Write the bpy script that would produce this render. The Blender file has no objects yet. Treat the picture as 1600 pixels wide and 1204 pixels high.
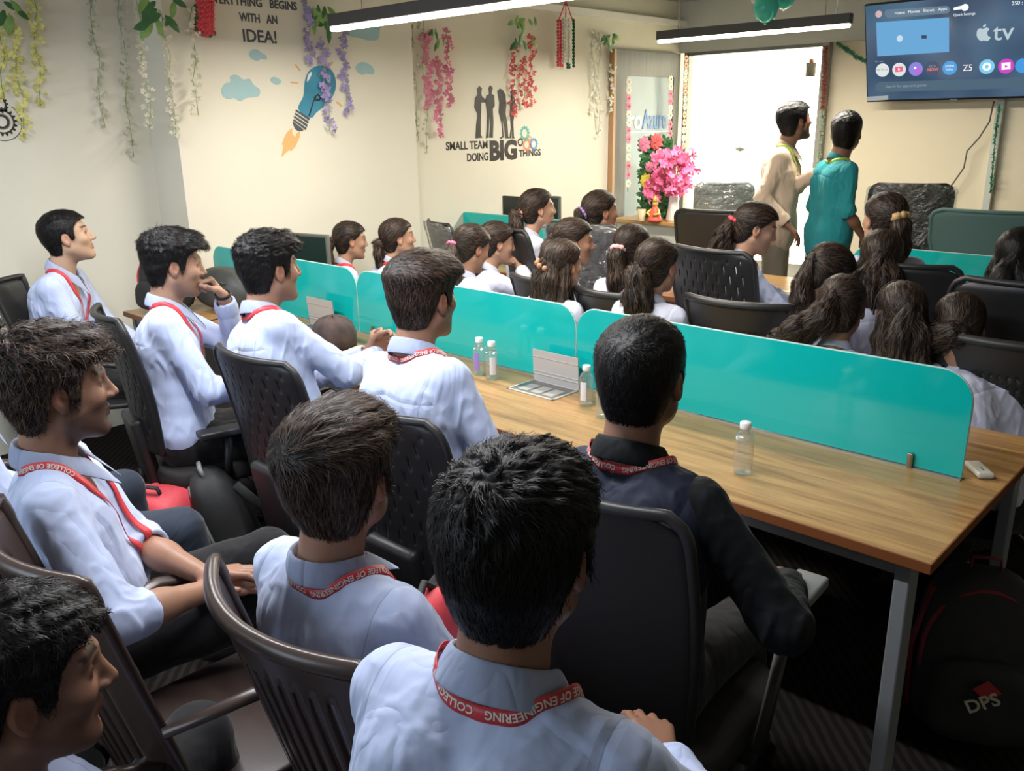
import bpy, math, random
import numpy as np
from mathutils import Vector, Matrix, Euler
PI = math.pi
SC = bpy.context.scene
COL = SC.collection

# ------------------------------------------------------------------ camera, light, exposure
CAM_H = 1.70
FPX = 1342.2
YAW, PITCH, ROLL = 2.3318171, -0.29895967, -0.01639582

def cam_axes():
    cy, sy, cp, sp = math.cos(YAW), math.sin(YAW), math.cos(PITCH), math.sin(PITCH)
    f = Vector((cy*cp, sy*cp, sp)); r = Vector((sy, -cy, 0)); u = r.cross(f)
    cr, sr = math.cos(ROLL), math.sin(ROLL)
    return (r*cr+u*sr), (u*cr-r*sr), f
CR, CU, CF = cam_axes()
CC = Vector((0, 0, CAM_H))
cam_data = bpy.data.cameras.new('camera')
cam = bpy.data.objects.new('camera', cam_data); COL.objects.link(cam)
cam_data.sensor_fit = 'HORIZONTAL'; cam_data.sensor_width = 36.0
cam_data.lens = FPX/1600*36.0
cam_data.clip_start = 0.05
M = Matrix(((CR.x, CU.x, -CF.x, 0), (CR.y, CU.y, -CF.y, 0), (CR.z, CU.z, -CF.z, CAM_H), (0, 0, 0, 1)))
cam.matrix_world = M
SC.camera = cam
SC.view_settings.view_transform = 'Standard'
SC.view_settings.look = 'None'
SC.view_settings.gamma = 1.0
SC.view_settings.use_curve_mapping = False
SC.view_settings.exposure = 0.22

def ray(px, py):
    return CF + CR*((px-800)/FPX) - CU*((py-602)/FPX)
def at_z(px, py, z):      # the spot at height z that the photo shows at this pixel
    d = ray(px, py); return CC + d*((z-CAM_H)/d.z)
def at_y(px, py, y):
    d = ray(px, py); return CC + d*(y/d.y)
def at_x(px, py, x):
    d = ray(px, py); return CC + d*(x/d.x)

WX, WY, CEIL, TZ = -4.78, 7.38, 2.72, 0.75      # left wall, far wall, ceiling, table top

world = bpy.data.worlds.new('world'); SC.world = world
world.use_nodes = True
bg = world.node_tree.nodes['Background']
bg.inputs[0].default_value = (0.62, 0.72, 0.90, 1); bg.inputs[1].default_value = 0.12

def area_light(name, loc, rot, sx, sy, power, color):
    l = bpy.data.lights.new(name, 'AREA'); l.shape = 'RECTANGLE'; l.size = sx; l.size_y = sy
    l.energy = power; l.color = color
    o = bpy.data.objects.new(name, l); COL.objects.link(o); o.location = loc; o.rotation_euler = rot
    return o
# bluish fill added behind the viewer for ambient light; no window is seen
area_light('rear_fill', (-2.6, -1.9, 2.0), (math.radians(62), 0, math.radians(0)), 2.6, 1.2, 42, (0.72, 0.84, 1.0))
area_light('back_room_fill', (-4.3, 8.6, 2.4), (math.radians(38), 0, math.radians(10)), 1.6, 1.0, 700, (1.0, 0.97, 0.90))  # added to brighten the room behind the glass; its source is unseen

# ------------------------------------------------------------------ small helpers
def setp(o, label=None, cat=None, group=None, kind=None):
    if label: o['label'] = label
    if cat: o['category'] = cat
    if group: o['group'] = group
    if kind: o['kind'] = kind
    return o
def empty(name, loc=(0, 0, 0), rz=0, label=None, cat=None, group=None):
    o = bpy.data.objects.new(name, None); COL.objects.link(o)
    o.empty_display_size = 0.05
    o.location = loc; o.rotation_euler = (0, 0, rz)
    return setp(o, label, cat, group)
def link_mesh(name, me, mat=None, parent=None):
    o = bpy.data.objects.new(name, me); COL.objects.link(o)
    if mat:
        for m_ in (mat if isinstance(mat, (list, tuple)) else [mat]): me.materials.append(m_)
    if parent: o.parent = parent
    return o
def np_mesh(name, V, F, smooth=True):
    """V (n,3), F (m,4) or (m,3) arrays"""
    me = bpy.data.meshes.new(name)
    V = np.asarray(V, np.float32); F = np.asarray(F, np.int32)
    me.vertices.add(len(V)); me.vertices.foreach_set('co', V.ravel())
    n, k = F.shape
    me.loops.add(n*k); me.loops.foreach_set('vertex_index', F.ravel())
    me.polygons.add(n); me.polygons.foreach_set('loop_start', np.arange(0, n*k, k, dtype=np.int32))
    try: me.polygons.foreach_set('loop_total', np.full(n, k, np.int32))
    except Exception: pass
    me.polygons.foreach_set('use_smooth', np.full(n, smooth, bool))
    me.update(calc_edges=True)
    return me
def add_col(me, C, name='Col'):
    a = me.attributes.new(name, 'FLOAT_COLOR', 'POINT')
    C = np.asarray(C, np.float32)
    if C.shape[1] == 3: C = np.hstack([C, np.ones((len(C), 1), np.float32)])
    a.data.foreach_set('color', C.ravel())

class MB:
    """collects shapes and links them as one mesh object"""
    def __init__(s): s.v = []; s.f = []; s.sm = []
    def add(s, V, F, smooth=False, M=None):
        n = len(s.v)
        for v in V:
            v = Vector(v); s.v.append(M @ v if M is not None else v)
        for f in F: s.f.append(tuple(i+n for i in f)); s.sm.append(smooth)
        return s
    def box(s, c, d, M=None, bev=0.0, rot=None):
        hx, hy, hz = d[0]/2, d[1]/2, d[2]/2
        R = Matrix.Translation(Vector(c)) @ (rot.to_matrix().to_4x4() if rot is not None else Matrix())
        if M is not None: R = M @ R
        if bev <= 0:
            V = [(x, y, z) for x in (-hx, hx) for y in (-hy, hy) for z in (-hz, hz)]
            F = [(0, 1, 3, 2), (4, 6, 7, 5), (0, 4, 5, 1), (2, 3, 7, 6), (0, 2, 6, 4), (1, 5, 7, 3)]
            return s.add(V, F, False, R)
        bm_ = __import__('bmesh').new()
        import bmesh
        bmesh.ops.create_cube(bm_, size=1)
        for v in bm_.verts: v.co = Vector((v.co.x*d[0], v.co.y*d[1], v.co.z*d[2]))
        bmesh.ops.bevel(bm_, geom=list(bm_.edges), offset=min(bev, 0.49*min(d)), segments=3, affect='EDGES', profile=0.5)
        bm_.verts.index_update()
        s.add([v.co for v in bm_.verts], [[v.index for v in f.verts] for f in bm_.faces], True, R)
        bm_.free(); return s
    def tube(s, pts, r, n=8, closed=False, cap=True, flat=1.0, up=None):
        pts = [Vector(p) for p in pts]; N = len(pts)
        rs = r if isinstance(r, (list, tuple)) else [r]*N
        base = len(s.v); prev = None
        for i, p in enumerate(pts):
            a = pts[(i-1) % N] if (closed or i > 0) else p
            b = pts[(i+1) % N] if (closed or i < N-1) else p
            t = (b-a); t = t.normalized() if t.length > 1e-9 else Vector((0, 0, 1))
            if prev is None:
                q = Vector(up) if up is not None else (Vector((0, 0, 1)) if abs(t.z) < 0.9 else Vector((1, 0, 0)))
            else: q = prev
            q = (q - t*q.dot(t)); q = q.normalized() if q.length > 1e-6 else t.orthogonal().normalized()
            prev = q; w = t.cross(q)
            for k in range(n):
                an = 2*PI*k/n
                s.v.append(p + q*(math.cos(an)*rs[i]*flat) + w*(math.sin(an)*rs[i]))
        M_ = N if closed else N-1
        for i in range(M_):
            for k in range(n):
                a = base+i*n+k; b = base+i*n+(k+1) % n; j = (i+1) % N
                s.f.append((a, b, base+j*n+(k+1) % n, base+j*n+k)); s.sm.append(True)
        if cap and not closed:
            s.f.append(tuple(base+k for k in range(n))[::-1]); s.sm.append(False)
            s.f.append(tuple(base+(N-1)*n+k for k in range(n))); s.sm.append(False)
        return s
    def lathe(s, prof, n=20, M=None, cap=True):
        V = []; F = []
        for r, z in prof:
            for k in range(n): V.append((r*math.cos(2*PI*k/n), r*math.sin(2*PI*k/n), z))
        for i in range(len(prof)-1):
            for k in range(n): F.append((i*n+k, i*n+(k+1) % n, (i+1)*n+(k+1) % n, (i+1)*n+k))
        if cap:
            F.append(tuple(range(n))[::-1]); F.append(tuple((len(prof)-1)*n+k for k in range(n)))
        return s.add(V, F, True, M)
    def ball(s, c, r, n=12, m=8, M=None):
        r = r if isinstance(r, (list, tuple)) else (r, r, r)
        V = [(c[0], c[1], c[2]-r[2])]; F = []
        for i in range(1, m):
            t = PI*i/m-PI/2
            for k in range(n): V.append((c[0]+r[0]*math.cos(t)*math.cos(2*PI*k/n), c[1]+r[1]*math.cos(t)*math.sin(2*PI*k/n), c[2]+r[2]*math.sin(t)))
        V.append((c[0], c[1], c[2]+r[2])); L = len(V)-1
        for k in range(n): F.append((0, 1+(k+1) % n, 1+k)); F.append((L, L-n+k, L-n+(k+1) % n))
        for i in range(m-2):
            for k in range(n): F.append((1+i*n+k, 1+i*n+(k+1) % n, 1+(i+1)*n+(k+1) % n, 1+(i+1)*n+k))
        return s.add(V, F, True, M)
    def poly(s, pts, thick, M):
        """outline (x,y) extruded to z=thick, placed by M"""
        n = len(pts)
        V = [(x, y, 0) for x, y in pts]+[(x, y, thick) for x, y in pts]
        F = [tuple(range(n, 2*n)), tuple(range(n))[::-1]]+[(i, (i+1) % n, (i+1) % n+n, i+n) for i in range(n)]
        return s.add(V, F, False, M)
    def mesh(s, name):
        me = bpy.data.meshes.new(name); me.from_pydata([tuple(v) for v in s.v], [], s.f)
        me.polygons.foreach_set('use_smooth', s.sm); me.update(); return me
    def build(s, name, mat=None, parent=None, bevel=0, auto=False):
        me = s.mesh(name); o = link_mesh(name, me, mat, parent)
        if bevel:
            b = o.modifiers.new('b', 'BEVEL'); b.width = bevel; b.segments = 2; b.limit_method = 'ANGLE'
        return o
def copy_tree(o, parent=None):
    c = o.copy(); COL.objects.link(c); c.parent = parent
    if parent: c.matrix_parent_inverse = o.matrix_parent_inverse.copy()
    for ch in o.children: copy_tree(ch, c)
    return c
def text_mesh(body, size, extrude=0.001, align='CENTER', bold=0.0):
    cu = bpy.data.curves.new('lettering', 'FONT'); cu.body = body; cu.size = size; cu.extrude = extrude
    cu.align_x = align; cu.offset = bold; cu.resolution_u = 3
    o = bpy.data.objects.new('lettering', cu); COL.objects.link(o)
    dg = bpy.context.evaluated_depsgraph_get()
    me = bpy.data.meshes.new_from_object(o.evaluated_get(dg))
    bpy.data.objects.remove(o); return me
def frame_M(o, x, y):
    """matrix with local x,y along the given world directions"""
    x = Vector(x).normalized(); y = Vector(y); y = (y-x*y.dot(x)).normalized(); z = x.cross(y)
    return Matrix(((x.x, y.x, z.x, o[0]), (x.y, y.y, z.y, o[1]), (x.z, y.z, z.z, o[2]), (0, 0, 0, 1)))

# ------------------------------------------------------------------ materials
MATS = {}
def new_mat(name):
    m = bpy.data.materials.new(name); m.use_nodes = True
    nt = m.node_tree; b = nt.nodes['Principled BSDF']; MATS[name] = m
    return m, nt, b
def N(nt, t, **kw):
    n = nt.nodes.new(t)
    for k, v in kw.items():
        if k in n.inputs: n.inputs[k].default_value = v
        else: setattr(n, k, v)
    return n
def pmat(name, col, rough=0.5, metal=0.0, spec=0.5, noise=0.0, scale=20, bump=0.0, bscale=200, sub=0.0, sheen=0.0, coat=0.0, alpha=1.0, emit=None, es=0.0, stretch=(1, 1, 1)):
    if name in MATS: return MATS[name]
    m, nt, b = new_mat(name)
    b.inputs['Base Color'].default_value = (*col, 1); b.inputs['Roughness'].default_value = rough
    b.inputs['Metallic'].default_value = metal; b.inputs['Specular IOR Level'].default_value = spec
    if sub: b.inputs['Subsurface Weight'].default_value = sub; b.inputs['Subsurface Radius'].default_value = (0.02, 0.008, 0.004); b.inputs['Subsurface Scale'].default_value = 0.3
    if sheen: b.inputs['Sheen Weight'].default_value = sheen
    if coat: b.inputs['Coat Weight'].default_value = coat; b.inputs['Coat Roughness'].default_value = 0.08
    if emit: b.inputs['Emission Color'].default_value = (*emit, 1); b.inputs['Emission Strength'].default_value = es
    if alpha < 1: b.inputs['Alpha'].default_value = alpha
    tc = N(nt, 'ShaderNodeTexCoord'); mp = N(nt, 'ShaderNodeMapping'); mp.inputs['Scale'].default_value = stretch
    nt.links.new(tc.outputs['Object'], mp.inputs['Vector'])
    if noise:
        nz = N(nt, 'ShaderNodeTexNoise', Scale=scale, Detail=5.0)
        nt.links.new(mp.outputs[0], nz.inputs['Vector'])
        rp = N(nt, 'ShaderNodeValToRGB')
        rp.color_ramp.elements[0].position = 0.3; rp.color_ramp.elements[1].position = 0.7
        rp.color_ramp.elements[0].color = (*[c*(1-noise) for c in col], 1); rp.color_ramp.elements[1].color = (*[min(1, c*(1+noise)) for c in col], 1)
        nt.links.new(nz.outputs['Fac'], rp.inputs['Fac']); nt.links.new(rp.outputs['Color'], b.inputs['Base Color'])
    if bump:
        nz = N(nt, 'ShaderNodeTexNoise', Scale=bscale, Detail=4.0)
        nt.links.new(mp.outputs[0], nz.inputs['Vector'])
        bp = N(nt, 'ShaderNodeBump', Strength=bump, Distance=0.002)
        nt.links.new(nz.outputs['Fac'], bp.inputs['Height']); nt.links.new(bp.outputs['Normal'], b.inputs['Normal'])
    return m
def emis(name, col, s):
    return pmat(name, (0, 0, 0), emit=col, es=s)
def colattr_mat(name, rough=0.5, spec=0.4, sub=0.0, bump=0.0, bscale=300, sheen=0.0):
    m, nt, b = new_mat(name)
    a = N(nt, 'ShaderNodeAttribute', attribute_name='Col'); nt.links.new(a.outputs['Color'], b.inputs['Base Color'])
    b.inputs['Roughness'].default_value = rough; b.inputs['Specular IOR Level'].default_value = spec
    if sub: b.inputs['Subsurface Weight'].default_value = sub; b.inputs['Subsurface Radius'].default_value = (0.012, 0.005, 0.003); b.inputs['Subsurface Scale'].default_value = 0.25
    if sheen: b.inputs['Sheen Weight'].default_value = sheen
    if bump:
        tc = N(nt, 'ShaderNodeTexCoord'); nz = N(nt, 'ShaderNodeTexNoise', Scale=bscale, Detail=3.0)
        nt.links.new(tc.outputs['Object'], nz.inputs['Vector'])
        bp = N(nt, 'ShaderNodeBump', Strength=bump, Distance=0.001)
        nt.links.new(nz.outputs['Fac'], bp.inputs['Height']); nt.links.new(bp.outputs['Normal'], b.inputs['Normal'])
    return m
M_SKIN = colattr_mat('skin', 0.48, 0.4, 0.12, 0.25, 350)
def hair_mat(name, col, tip):
    m, nt, b = new_mat(name)
    a = N(nt, 'ShaderNodeAttribute', attribute_name='Col')
    mx = N(nt, 'ShaderNodeMix', data_type='RGBA'); mx.inputs[6].default_value = (*col, 1); mx.inputs[7].default_value = (*tip, 1)
    nt.links.new(a.outputs['Fac'], mx.inputs[0]); nt.links.new(mx.outputs[2], b.inputs['Base Color'])
    b.inputs['Roughness'].default_value = 0.5; b.inputs['Specular IOR Level'].default_value = 0.3
    return m
M_HAIR = hair_mat('black_hair', (0.004, 0.0035, 0.0035), (0.014, 0.010, 0.008))
M_HAIRB = hair_mat('brown_black_hair', (0.010, 0.007, 0.006), (0.15, 0.094, 0.066))

def cloth_mat(name, col, var=0.03, weave=900, rough=0.75, sheen=0.15, seams=True, wr=0.6):
    """woven cloth: fine weave bump, soft folds, stitched seams from the 'seam' attribute"""
    m, nt, b = new_mat(name)
    tc = N(nt, 'ShaderNodeTexCoord')
    n1 = N(nt, 'ShaderNodeTexNoise', Scale=9.0, Detail=3.0, Distortion=0.6)
    mp = N(nt, 'ShaderNodeMapping'); mp.inputs['Scale'].default_value = (1, 1, 0.45); mp.inputs['Rotation'].default_value = (0.5, 0.3, 0.2)
    nt.links.new(tc.outputs['Object'], mp.inputs['Vector']); nt.links.new(mp.outputs[0], n1.inputs['Vector'])
    n1b = N(nt, 'ShaderNodeTexNoise', Scale=5.5, Detail=2.0, Distortion=1.8); nt.links.new(mp.outputs[0], n1b.inputs['Vector'])
    cr1 = N(nt, 'ShaderNodeMath', operation='SUBTRACT'); nt.links.new(n1b.outputs['Fac'], cr1.inputs[0]); cr1.inputs[1].default_value = 0.5
    cr2 = N(nt, 'ShaderNodeMath', operation='ABSOLUTE'); nt.links.new(cr1.outputs[0], cr2.inputs[0])
    cr3 = N(nt, 'ShaderNodeMath', operation='MULTIPLY_ADD'); nt.links.new(cr2.outputs[0], cr3.inputs[0]); cr3.inputs[1].default_value = 1.6; nt.links.new(n1.outputs['Fac'], cr3.inputs[2])
    n2 = N(nt, 'ShaderNodeTexNoise', Scale=float(weave), Detail=2.0); nt.links.new(tc.outputs['Object'], n2.inputs['Vector'])
    at = N(nt, 'ShaderNodeAttribute', attribute_name='seam')
    sx = N(nt, 'ShaderNodeSeparateColor'); nt.links.new(at.outputs['Color'], sx.inputs[0])
    ab = []
    for i, pen in ((0, sx.outputs[2]), (1, at.outputs['Alpha'])):
        q = N(nt, 'ShaderNodeMath', operation='ABSOLUTE'); nt.links.new(sx.outputs[i], q.inputs[0])
        q2 = N(nt, 'ShaderNodeMath', operation='ADD'); nt.links.new(q.outputs[0], q2.inputs[0]); nt.links.new(pen, q2.inputs[1]); ab.append(q2)
    mn = N(nt, 'ShaderNodeMath', operation='MINIMUM'); nt.links.new(ab[0].outputs[0], mn.inputs[0]); nt.links.new(ab[1].outputs[0], mn.inputs[1])
    lt = N(nt, 'ShaderNodeMath', operation='LESS_THAN'); nt.links.new(mn.outputs[0], lt.inputs[0]); lt.inputs[1].default_value = 0.0011
    mx = N(nt, 'ShaderNodeMix', data_type='RGBA'); mx.inputs[6].default_value = (*col, 1); mx.inputs[7].default_value = (*[c*0.72 for c in col], 1)
    if seams: nt.links.new(lt.outputs[0], mx.inputs[0])
    else: mx.inputs[0].default_value = 0
    nt.links.new(mx.outputs[2], b.inputs['Base Color'])
    b1 = N(nt, 'ShaderNodeBump', Strength=wr, Distance=0.014); nt.links.new(cr3.outputs[0], b1.inputs['Height'])
    b2 = N(nt, 'ShaderNodeBump', Strength=0.25, Distance=0.0006); nt.links.new(n2.outputs['Fac'], b2.inputs['Height']); nt.links.new(b1.outputs['Normal'], b2.inputs['Normal'])
    # puckering along the seams
    mr = N(nt, 'ShaderNodeMapRange'); nt.links.new(mn.outputs[0], mr.inputs['Value']); mr.inputs['From Min'].default_value = 0; mr.inputs['From Max'].default_value = 0.012
    b3 = N(nt, 'ShaderNodeBump', Strength=0.7 if seams else 0, Distance=0.003); nt.links.new(mr.outputs[0], b3.inputs['Height']); nt.links.new(b2.outputs['Normal'], b3.inputs['Normal'])
    nt.links.new(b3.outputs['Normal'], b.inputs['Normal'])
    b.inputs['Roughness'].default_value = rough; b.inputs['Sheen Weight'].default_value = sheen; b.inputs['Specular IOR Level'].default_value = 0.25
    return m
M_SHIRT = cloth_mat('light_blue_shirt', (0.50, 0.575, 0.80))
M_SHIRTW = cloth_mat('pale_lavender_shirt', (0.64, 0.66, 0.82))
M_NAVY = cloth_mat('navy_jacket', (0.011, 0.015, 0.034), rough=0.7, sheen=0.08)
M_NAVY2 = cloth_mat('black_jacket_sleeve', (0.004, 0.005, 0.007), rough=0.7, sheen=0.03)
M_CREAM = cloth_mat('cream_shirt', (0.80, 0.62, 0.47))
M_TEAL = cloth_mat('teal_shirt', (0.02, 0.29, 0.33))
M_TROUS = cloth_mat('charcoal_trousers', (0.010, 0.010, 0.011), seams=False, rough=0.8)
M_JEANS = cloth_mat('dark_blue_jeans', (0.035, 0.045, 0.065), seams=False, rough=0.85)
M_KHAKI = cloth_mat('khaki_trousers', (0.42, 0.36, 0.28), seams=False)
M_BLACKP = pmat('black_plastic', (0.022, 0.021, 0.021), 0.42, bump=0.15, bscale=600)
M_BROWNP = pmat('dark_brown_plastic', (0.060, 0.040, 0.033), 0.30, bump=0.1, bscale=500)
M_MESHF = pmat('black_mesh_fabric', (0.016, 0.014, 0.013), 0.8, bump=0.6, bscale=900, stretch=(0.2, 0.2, 3))
M_GREYP = pmat('grey_plastic', (0.20, 0.21, 0.20), 0.5)
M_CHROME = pmat('steel', (0.55, 0.55, 0.54), 0.25, 1.0)
M_RED = pmat('red_ribbon', (0.62, 0.045, 0.055), 0.45)
M_WHITE = pmat('white_plastic', (0.82, 0.82, 0.80), 0.35)
M_LETTER = pmat('white_letter_print', (0.80, 0.74, 0.66), 0.6)
# ------------------------------------------------------------------ signed distance modelling (people)
f32 = np.float32
def smin(a, b, k):
    if k <= 0: return np.minimum(a, b)
    h = np.clip(0.5+0.5*(b-a)/k, 0, 1)
    return b*(1-h)+a*h-k*h*(1-h)
def smax(a, b, k): return -smin(-a, -b, k)
def s_cap(p, a, b, ra, rb=None):
    if rb is None: rb = ra
    a = np.asarray(a, f32); b = np.asarray(b, f32); ab = b-a
    q = p-a; t = np.clip((q@ab)/max(1e-9, float(ab@ab)), 0, 1)
    return np.linalg.norm(q-t[:, None]*ab, axis=1)-(ra+(rb-ra)*t)
def s_ell(p, c, r):
    q = p-np.asarray(c, f32); r = np.asarray(r, f32)
    k0 = np.linalg.norm(q/r, axis=1); k1 = np.linalg.norm(q/(r*r), axis=1)
    return k0*(k0-1.0)/np.maximum(k1, 1e-6)
_rs = np.random.RandomState(5)
_ND = _rs.normal(size=(14, 3)).astype(f32); _ND /= np.linalg.norm(_ND, axis=1)[:, None]; _NP = _rs.uniform(0, 6.28, 14).astype(f32)
def wav(p, freq, seed=0, n=5):
    """cheap smooth noise in about [-1,1]"""
    s = 0
    for i in range(n):
        j = (i*3+seed) % 14
        s = s+np.sin(p@_ND[j]*(freq*(1+0.37*i))+_NP[(j+seed) % 14]+1.3*np.sin(p@_ND[(j+5) % 14]*freq*0.6))
    return s/n

class Field:
    def __init__(s, disp=None): s.pr = []; s.disp = disp
    def cap(s, a, b, ra, rb=None, k=0.02): s.pr.append(('c', tuple(a), tuple(b), ra, ra if rb is None else rb, k)); return s
    def fn(s, f, c, R, k=0.02): s.pr.append(('f', f, np.asarray(c, f32), R, None, k)); return s
    def cut(s, f): s.pr.append(('x', f, None, None, None, 0)); return s
    def __call__(s, p):
        p = np.asarray(p, f32); d = np.full(len(p), 9.0, f32)
        for t, a, b, ra, rb, k in s.pr:
            if t == 'c': d = smin(d, s_cap(p, a, b, ra, rb), k)
            elif t == 'f':
                q = np.linalg.norm(p-b, axis=1)-ra; m = q < 0.03; e = q
                if m.any(): e[m] = a(p[m])
                d = smin(d, e, k)
            else: d = a(p, d)
        if s.disp is not None:
            m = np.abs(d) < 0.05
            if m.any(): d[m] += s.disp(p[m])
        return d
    def bounds(s):
        L = []; H = []
        for t, a, b, ra, rb, k in s.pr:
            if t == 'c':
                a = np.array(a); b = np.array(b); r = max(ra, rb); L.append(np.minimum(a, b)-r); H.append(np.maximum(a, b)+r)
            elif t == 'f': L.append(b-ra); H.append(b+ra)
        return np.min(L, 0)-0.025, np.max(H, 0)+0.025
def grad(fn, p, e=0.0015):
    K = np.array([[1, -1, -1], [-1, -1, 1], [-1, 1, -1], [1, 1, 1]], f32)
    g = sum(k[None]*fn(p+k*e)[:, None] for k in K)
    return g/np.maximum(np.linalg.norm(g, axis=1), 1e-9)[:, None]
def polygonize(fn, lo, hi, h, newton=1):
    B = 8
    nb = np.maximum(1, np.ceil((hi-lo)/(h*B)).astype(int)); dims = nb*B+1
    g = np.stack(np.meshgrid(*[np.arange(n) for n in nb], indexing='ij'), -1).reshape(-1, 3)
    cen = (lo+(g+0.5)*B*h).astype(f32)
    act = g[np.abs(fn(cen)) < 0.5*B*h*1.75*1.25+0.01]
    D = np.full(dims, 1.0, f32)
    loc = np.stack(np.meshgrid(*[np.arange(B+1)]*3, indexing='ij'), -1).reshape(-1, 3)
    CH = 400
    for i in range(0, len(act), CH):
        idx = (act[i:i+CH, None]*B+loc[None]).reshape(-1, 3)
        D[idx[:, 0], idx[:, 1], idx[:, 2]] = fn((lo+idx*h).astype(f32))
    # inside blocks that were skipped keep a positive value: only edges between evaluated corners count
    E = np.zeros(dims, bool)
    for i in range(0, len(act), CH):
        idx = (act[i:i+CH, None]*B+loc[None]).reshape(-1, 3)
        E[idx[:, 0], idx[:, 1], idx[:, 2]] = True
    S = D < 0
    st = np.array([dims[1]*dims[2], dims[2], 1])
    cells = []; pts = []; quads = []; cnt = 0
    for a in range(3):
        sl0 = [slice(None)]*3; sl1 = [slice(None)]*3; sl0[a] = slice(0, -1); sl1[a] = slice(1, None)
        x = (S[tuple(sl0)] != S[tuple(sl1)]) & E[tuple(sl0)] & E[tuple(sl1)]
        I = np.argwhere(x)
        if not len(I): continue
        b, c = (a+1) % 3, (a+2) % 3
        I = I[(I[:, b] > 0) & (I[:, c] > 0)]
        J = I.copy(); J[:, a] += 1
        d0 = D[I[:, 0], I[:, 1], I[:, 2]]; d1 = D[J[:, 0], J[:, 1], J[:, 2]]
        t = d0/(d0-d1); P = I.astype(f32); P[:, a] += t
        lin = I@st
        cc = np.stack([lin-st[b]-st[c], lin-st[c], lin, lin-st[b]], 1)
        flip = d0 > 0
        cc[flip] = cc[flip][:, ::-1]
        quads.append(cc); cells.append(cc.ravel()); pts.append(np.repeat(P, 4, 0))
    Q = np.concatenate(quads); cl = np.concatenate(cells); P = np.concatenate(pts)
    u, inv = np.unique(cl, return_inverse=True); n = np.bincount(inv)
    V = np.stack([np.bincount(inv, P[:, i])/n for i in range(3)], 1)
    F = np.searchsorted(u, Q)
    V = (lo+V*h).astype(f32)
    for _ in range(newton):
        d = fn(V); V = V-grad(fn, V)*np.clip(d, -h, h)[:, None]
    return V, F
def rotm(yaw, pitch=0, roll=0):
    """columns: right, forward, up"""
    y, p = math.radians(yaw), math.radians(pitch)
    f = np.array([math.cos(y)*math.cos(p), math.sin(y)*math.cos(p), math.sin(p)])
    r = np.array([math.sin(y), -math.cos(y), 0]); u = np.cross(r, f)
    a = math.radians(roll)
    return np.stack([r*math.cos(a)+u*math.sin(a), f, -r*math.sin(a)+u*math.cos(a)], 1).astype(f32)

# ------------------------------------------------------------------ the head (local: x right, y forward, z up, metres)
def skull(p):
    ax = np.abs(p[:, 0])
    d = s_ell(p, (0, -0.018, 0.032), (0.076, 0.098, 0.084))
    q = np.stack([ax, p[:, 1], p[:, 2]], 1)
    d = smin(d, s_ell(q, (0, 0.022, -0.03), (0.062, 0.068, 0.088)), 0.03)
    return d
def head_sdf(p, ears=True, fem=0.0):
    q = np.stack([np.abs(p[:, 0]), p[:, 1], p[:, 2]], 1)
    d = skull(p)
    d = smin(d, s_cap(q, (0.052, 0.0, -0.052), (0.014, 0.066, -0.098), 0.022-0.004*fem, 0.019-0.003*fem), 0.03)   # jaw
    d = smin(d, s_ell(q, (0.036, 0.058, -0.018), (0.024, 0.022, 0.02)), 0.02)     # cheek
    d = smin(d, s_cap(q, (0.0, 0.082, 0.030), (0.038, 0.066, 0.031), 0.010), 0.012)     # brow
    d = smax(d, -s_ell(q, (0.031, 0.094, 0.008), (0.018, 0.017, 0.012)), 0.012)     # eye socket
    ey = smax(s_ell(q, (0.031, 0.0690, 0.0095), (0.0138, 0.0138, 0.0130)), -s_ell(q, (0.031, 0.084, 0.0085), (0.0118, 0.008, 0.0042)), 0.0015)
    d = smin(d, s_cap(q, (0, 0.084, 0.018), (0, 0.1055-0.004*fem, -0.023), 0.0065, 0.0105-0.001*fem), 0.013)      # nose
    d = smin(d, s_ell(q, (0.0115, 0.095-0.003*fem, -0.027), (0.008, 0.010, 0.007)), 0.006)
    d = smin(d, s_cap(q, (0, 0.088, -0.054), (0.018, 0.080, -0.056), 0.007, 0.004), 0.007)    # upper lip
    d = smin(d, s_cap(q, (0, 0.086, -0.067), (0.014, 0.080, -0.065), 0.008, 0.004), 0.007)
    d = smax(d, -s_cap(q, (0, 0.097, -0.0605), (0.022, 0.086, -0.0605), 0.0022), 0.003)    # mouth line
    d = smin(d, s_ell(q, (0, 0.075, -0.100), (0.018, 0.016, 0.014)), 0.015)            # chin
    d = smin(d, ey, 0.004)      # lids
    if ears:
        c, s = math.cos(0.35), math.sin(0.35)
        e = np.stack([q[:, 0]-0.079, (q[:, 1]+0.008)*c-q[:, 2]*0-(q[:, 0]-0.079)*s, q[:, 2]+0.002+0.15*(q[:, 1]+0.008)], 1)
        ed = s_ell(e, (0, 0, 0), (0.010, 0.0175, 0.0285))
        ed = smax(ed, -s_ell(e, (0.011, 0.003, 0.003), (0.010, 0.0105, 0.0185)), 0.005)
        ed = smin(ed, s_ell(e, (0.0, 0.004, -0.024), (0.006, 0.008, 0.010)), 0.006)
        d = smin(d, ed, 0.006)
    return d
HL = dict(m=([-.14, -.06, -.042, -.030, -.020, .008, .016, .022, .030, .036, .05, .065, .12], [-.096, -.094, -.072, -.01, .026, .026, -.004, -.010, -.004, .04, .062, .072, .076]),
          f=([-.14, -.05, -.022, -.012, .010, .03, .045, .06, .12], [-.11, -.10, -.035, .012, .016, .035, .052, .068, .074]))
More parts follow.
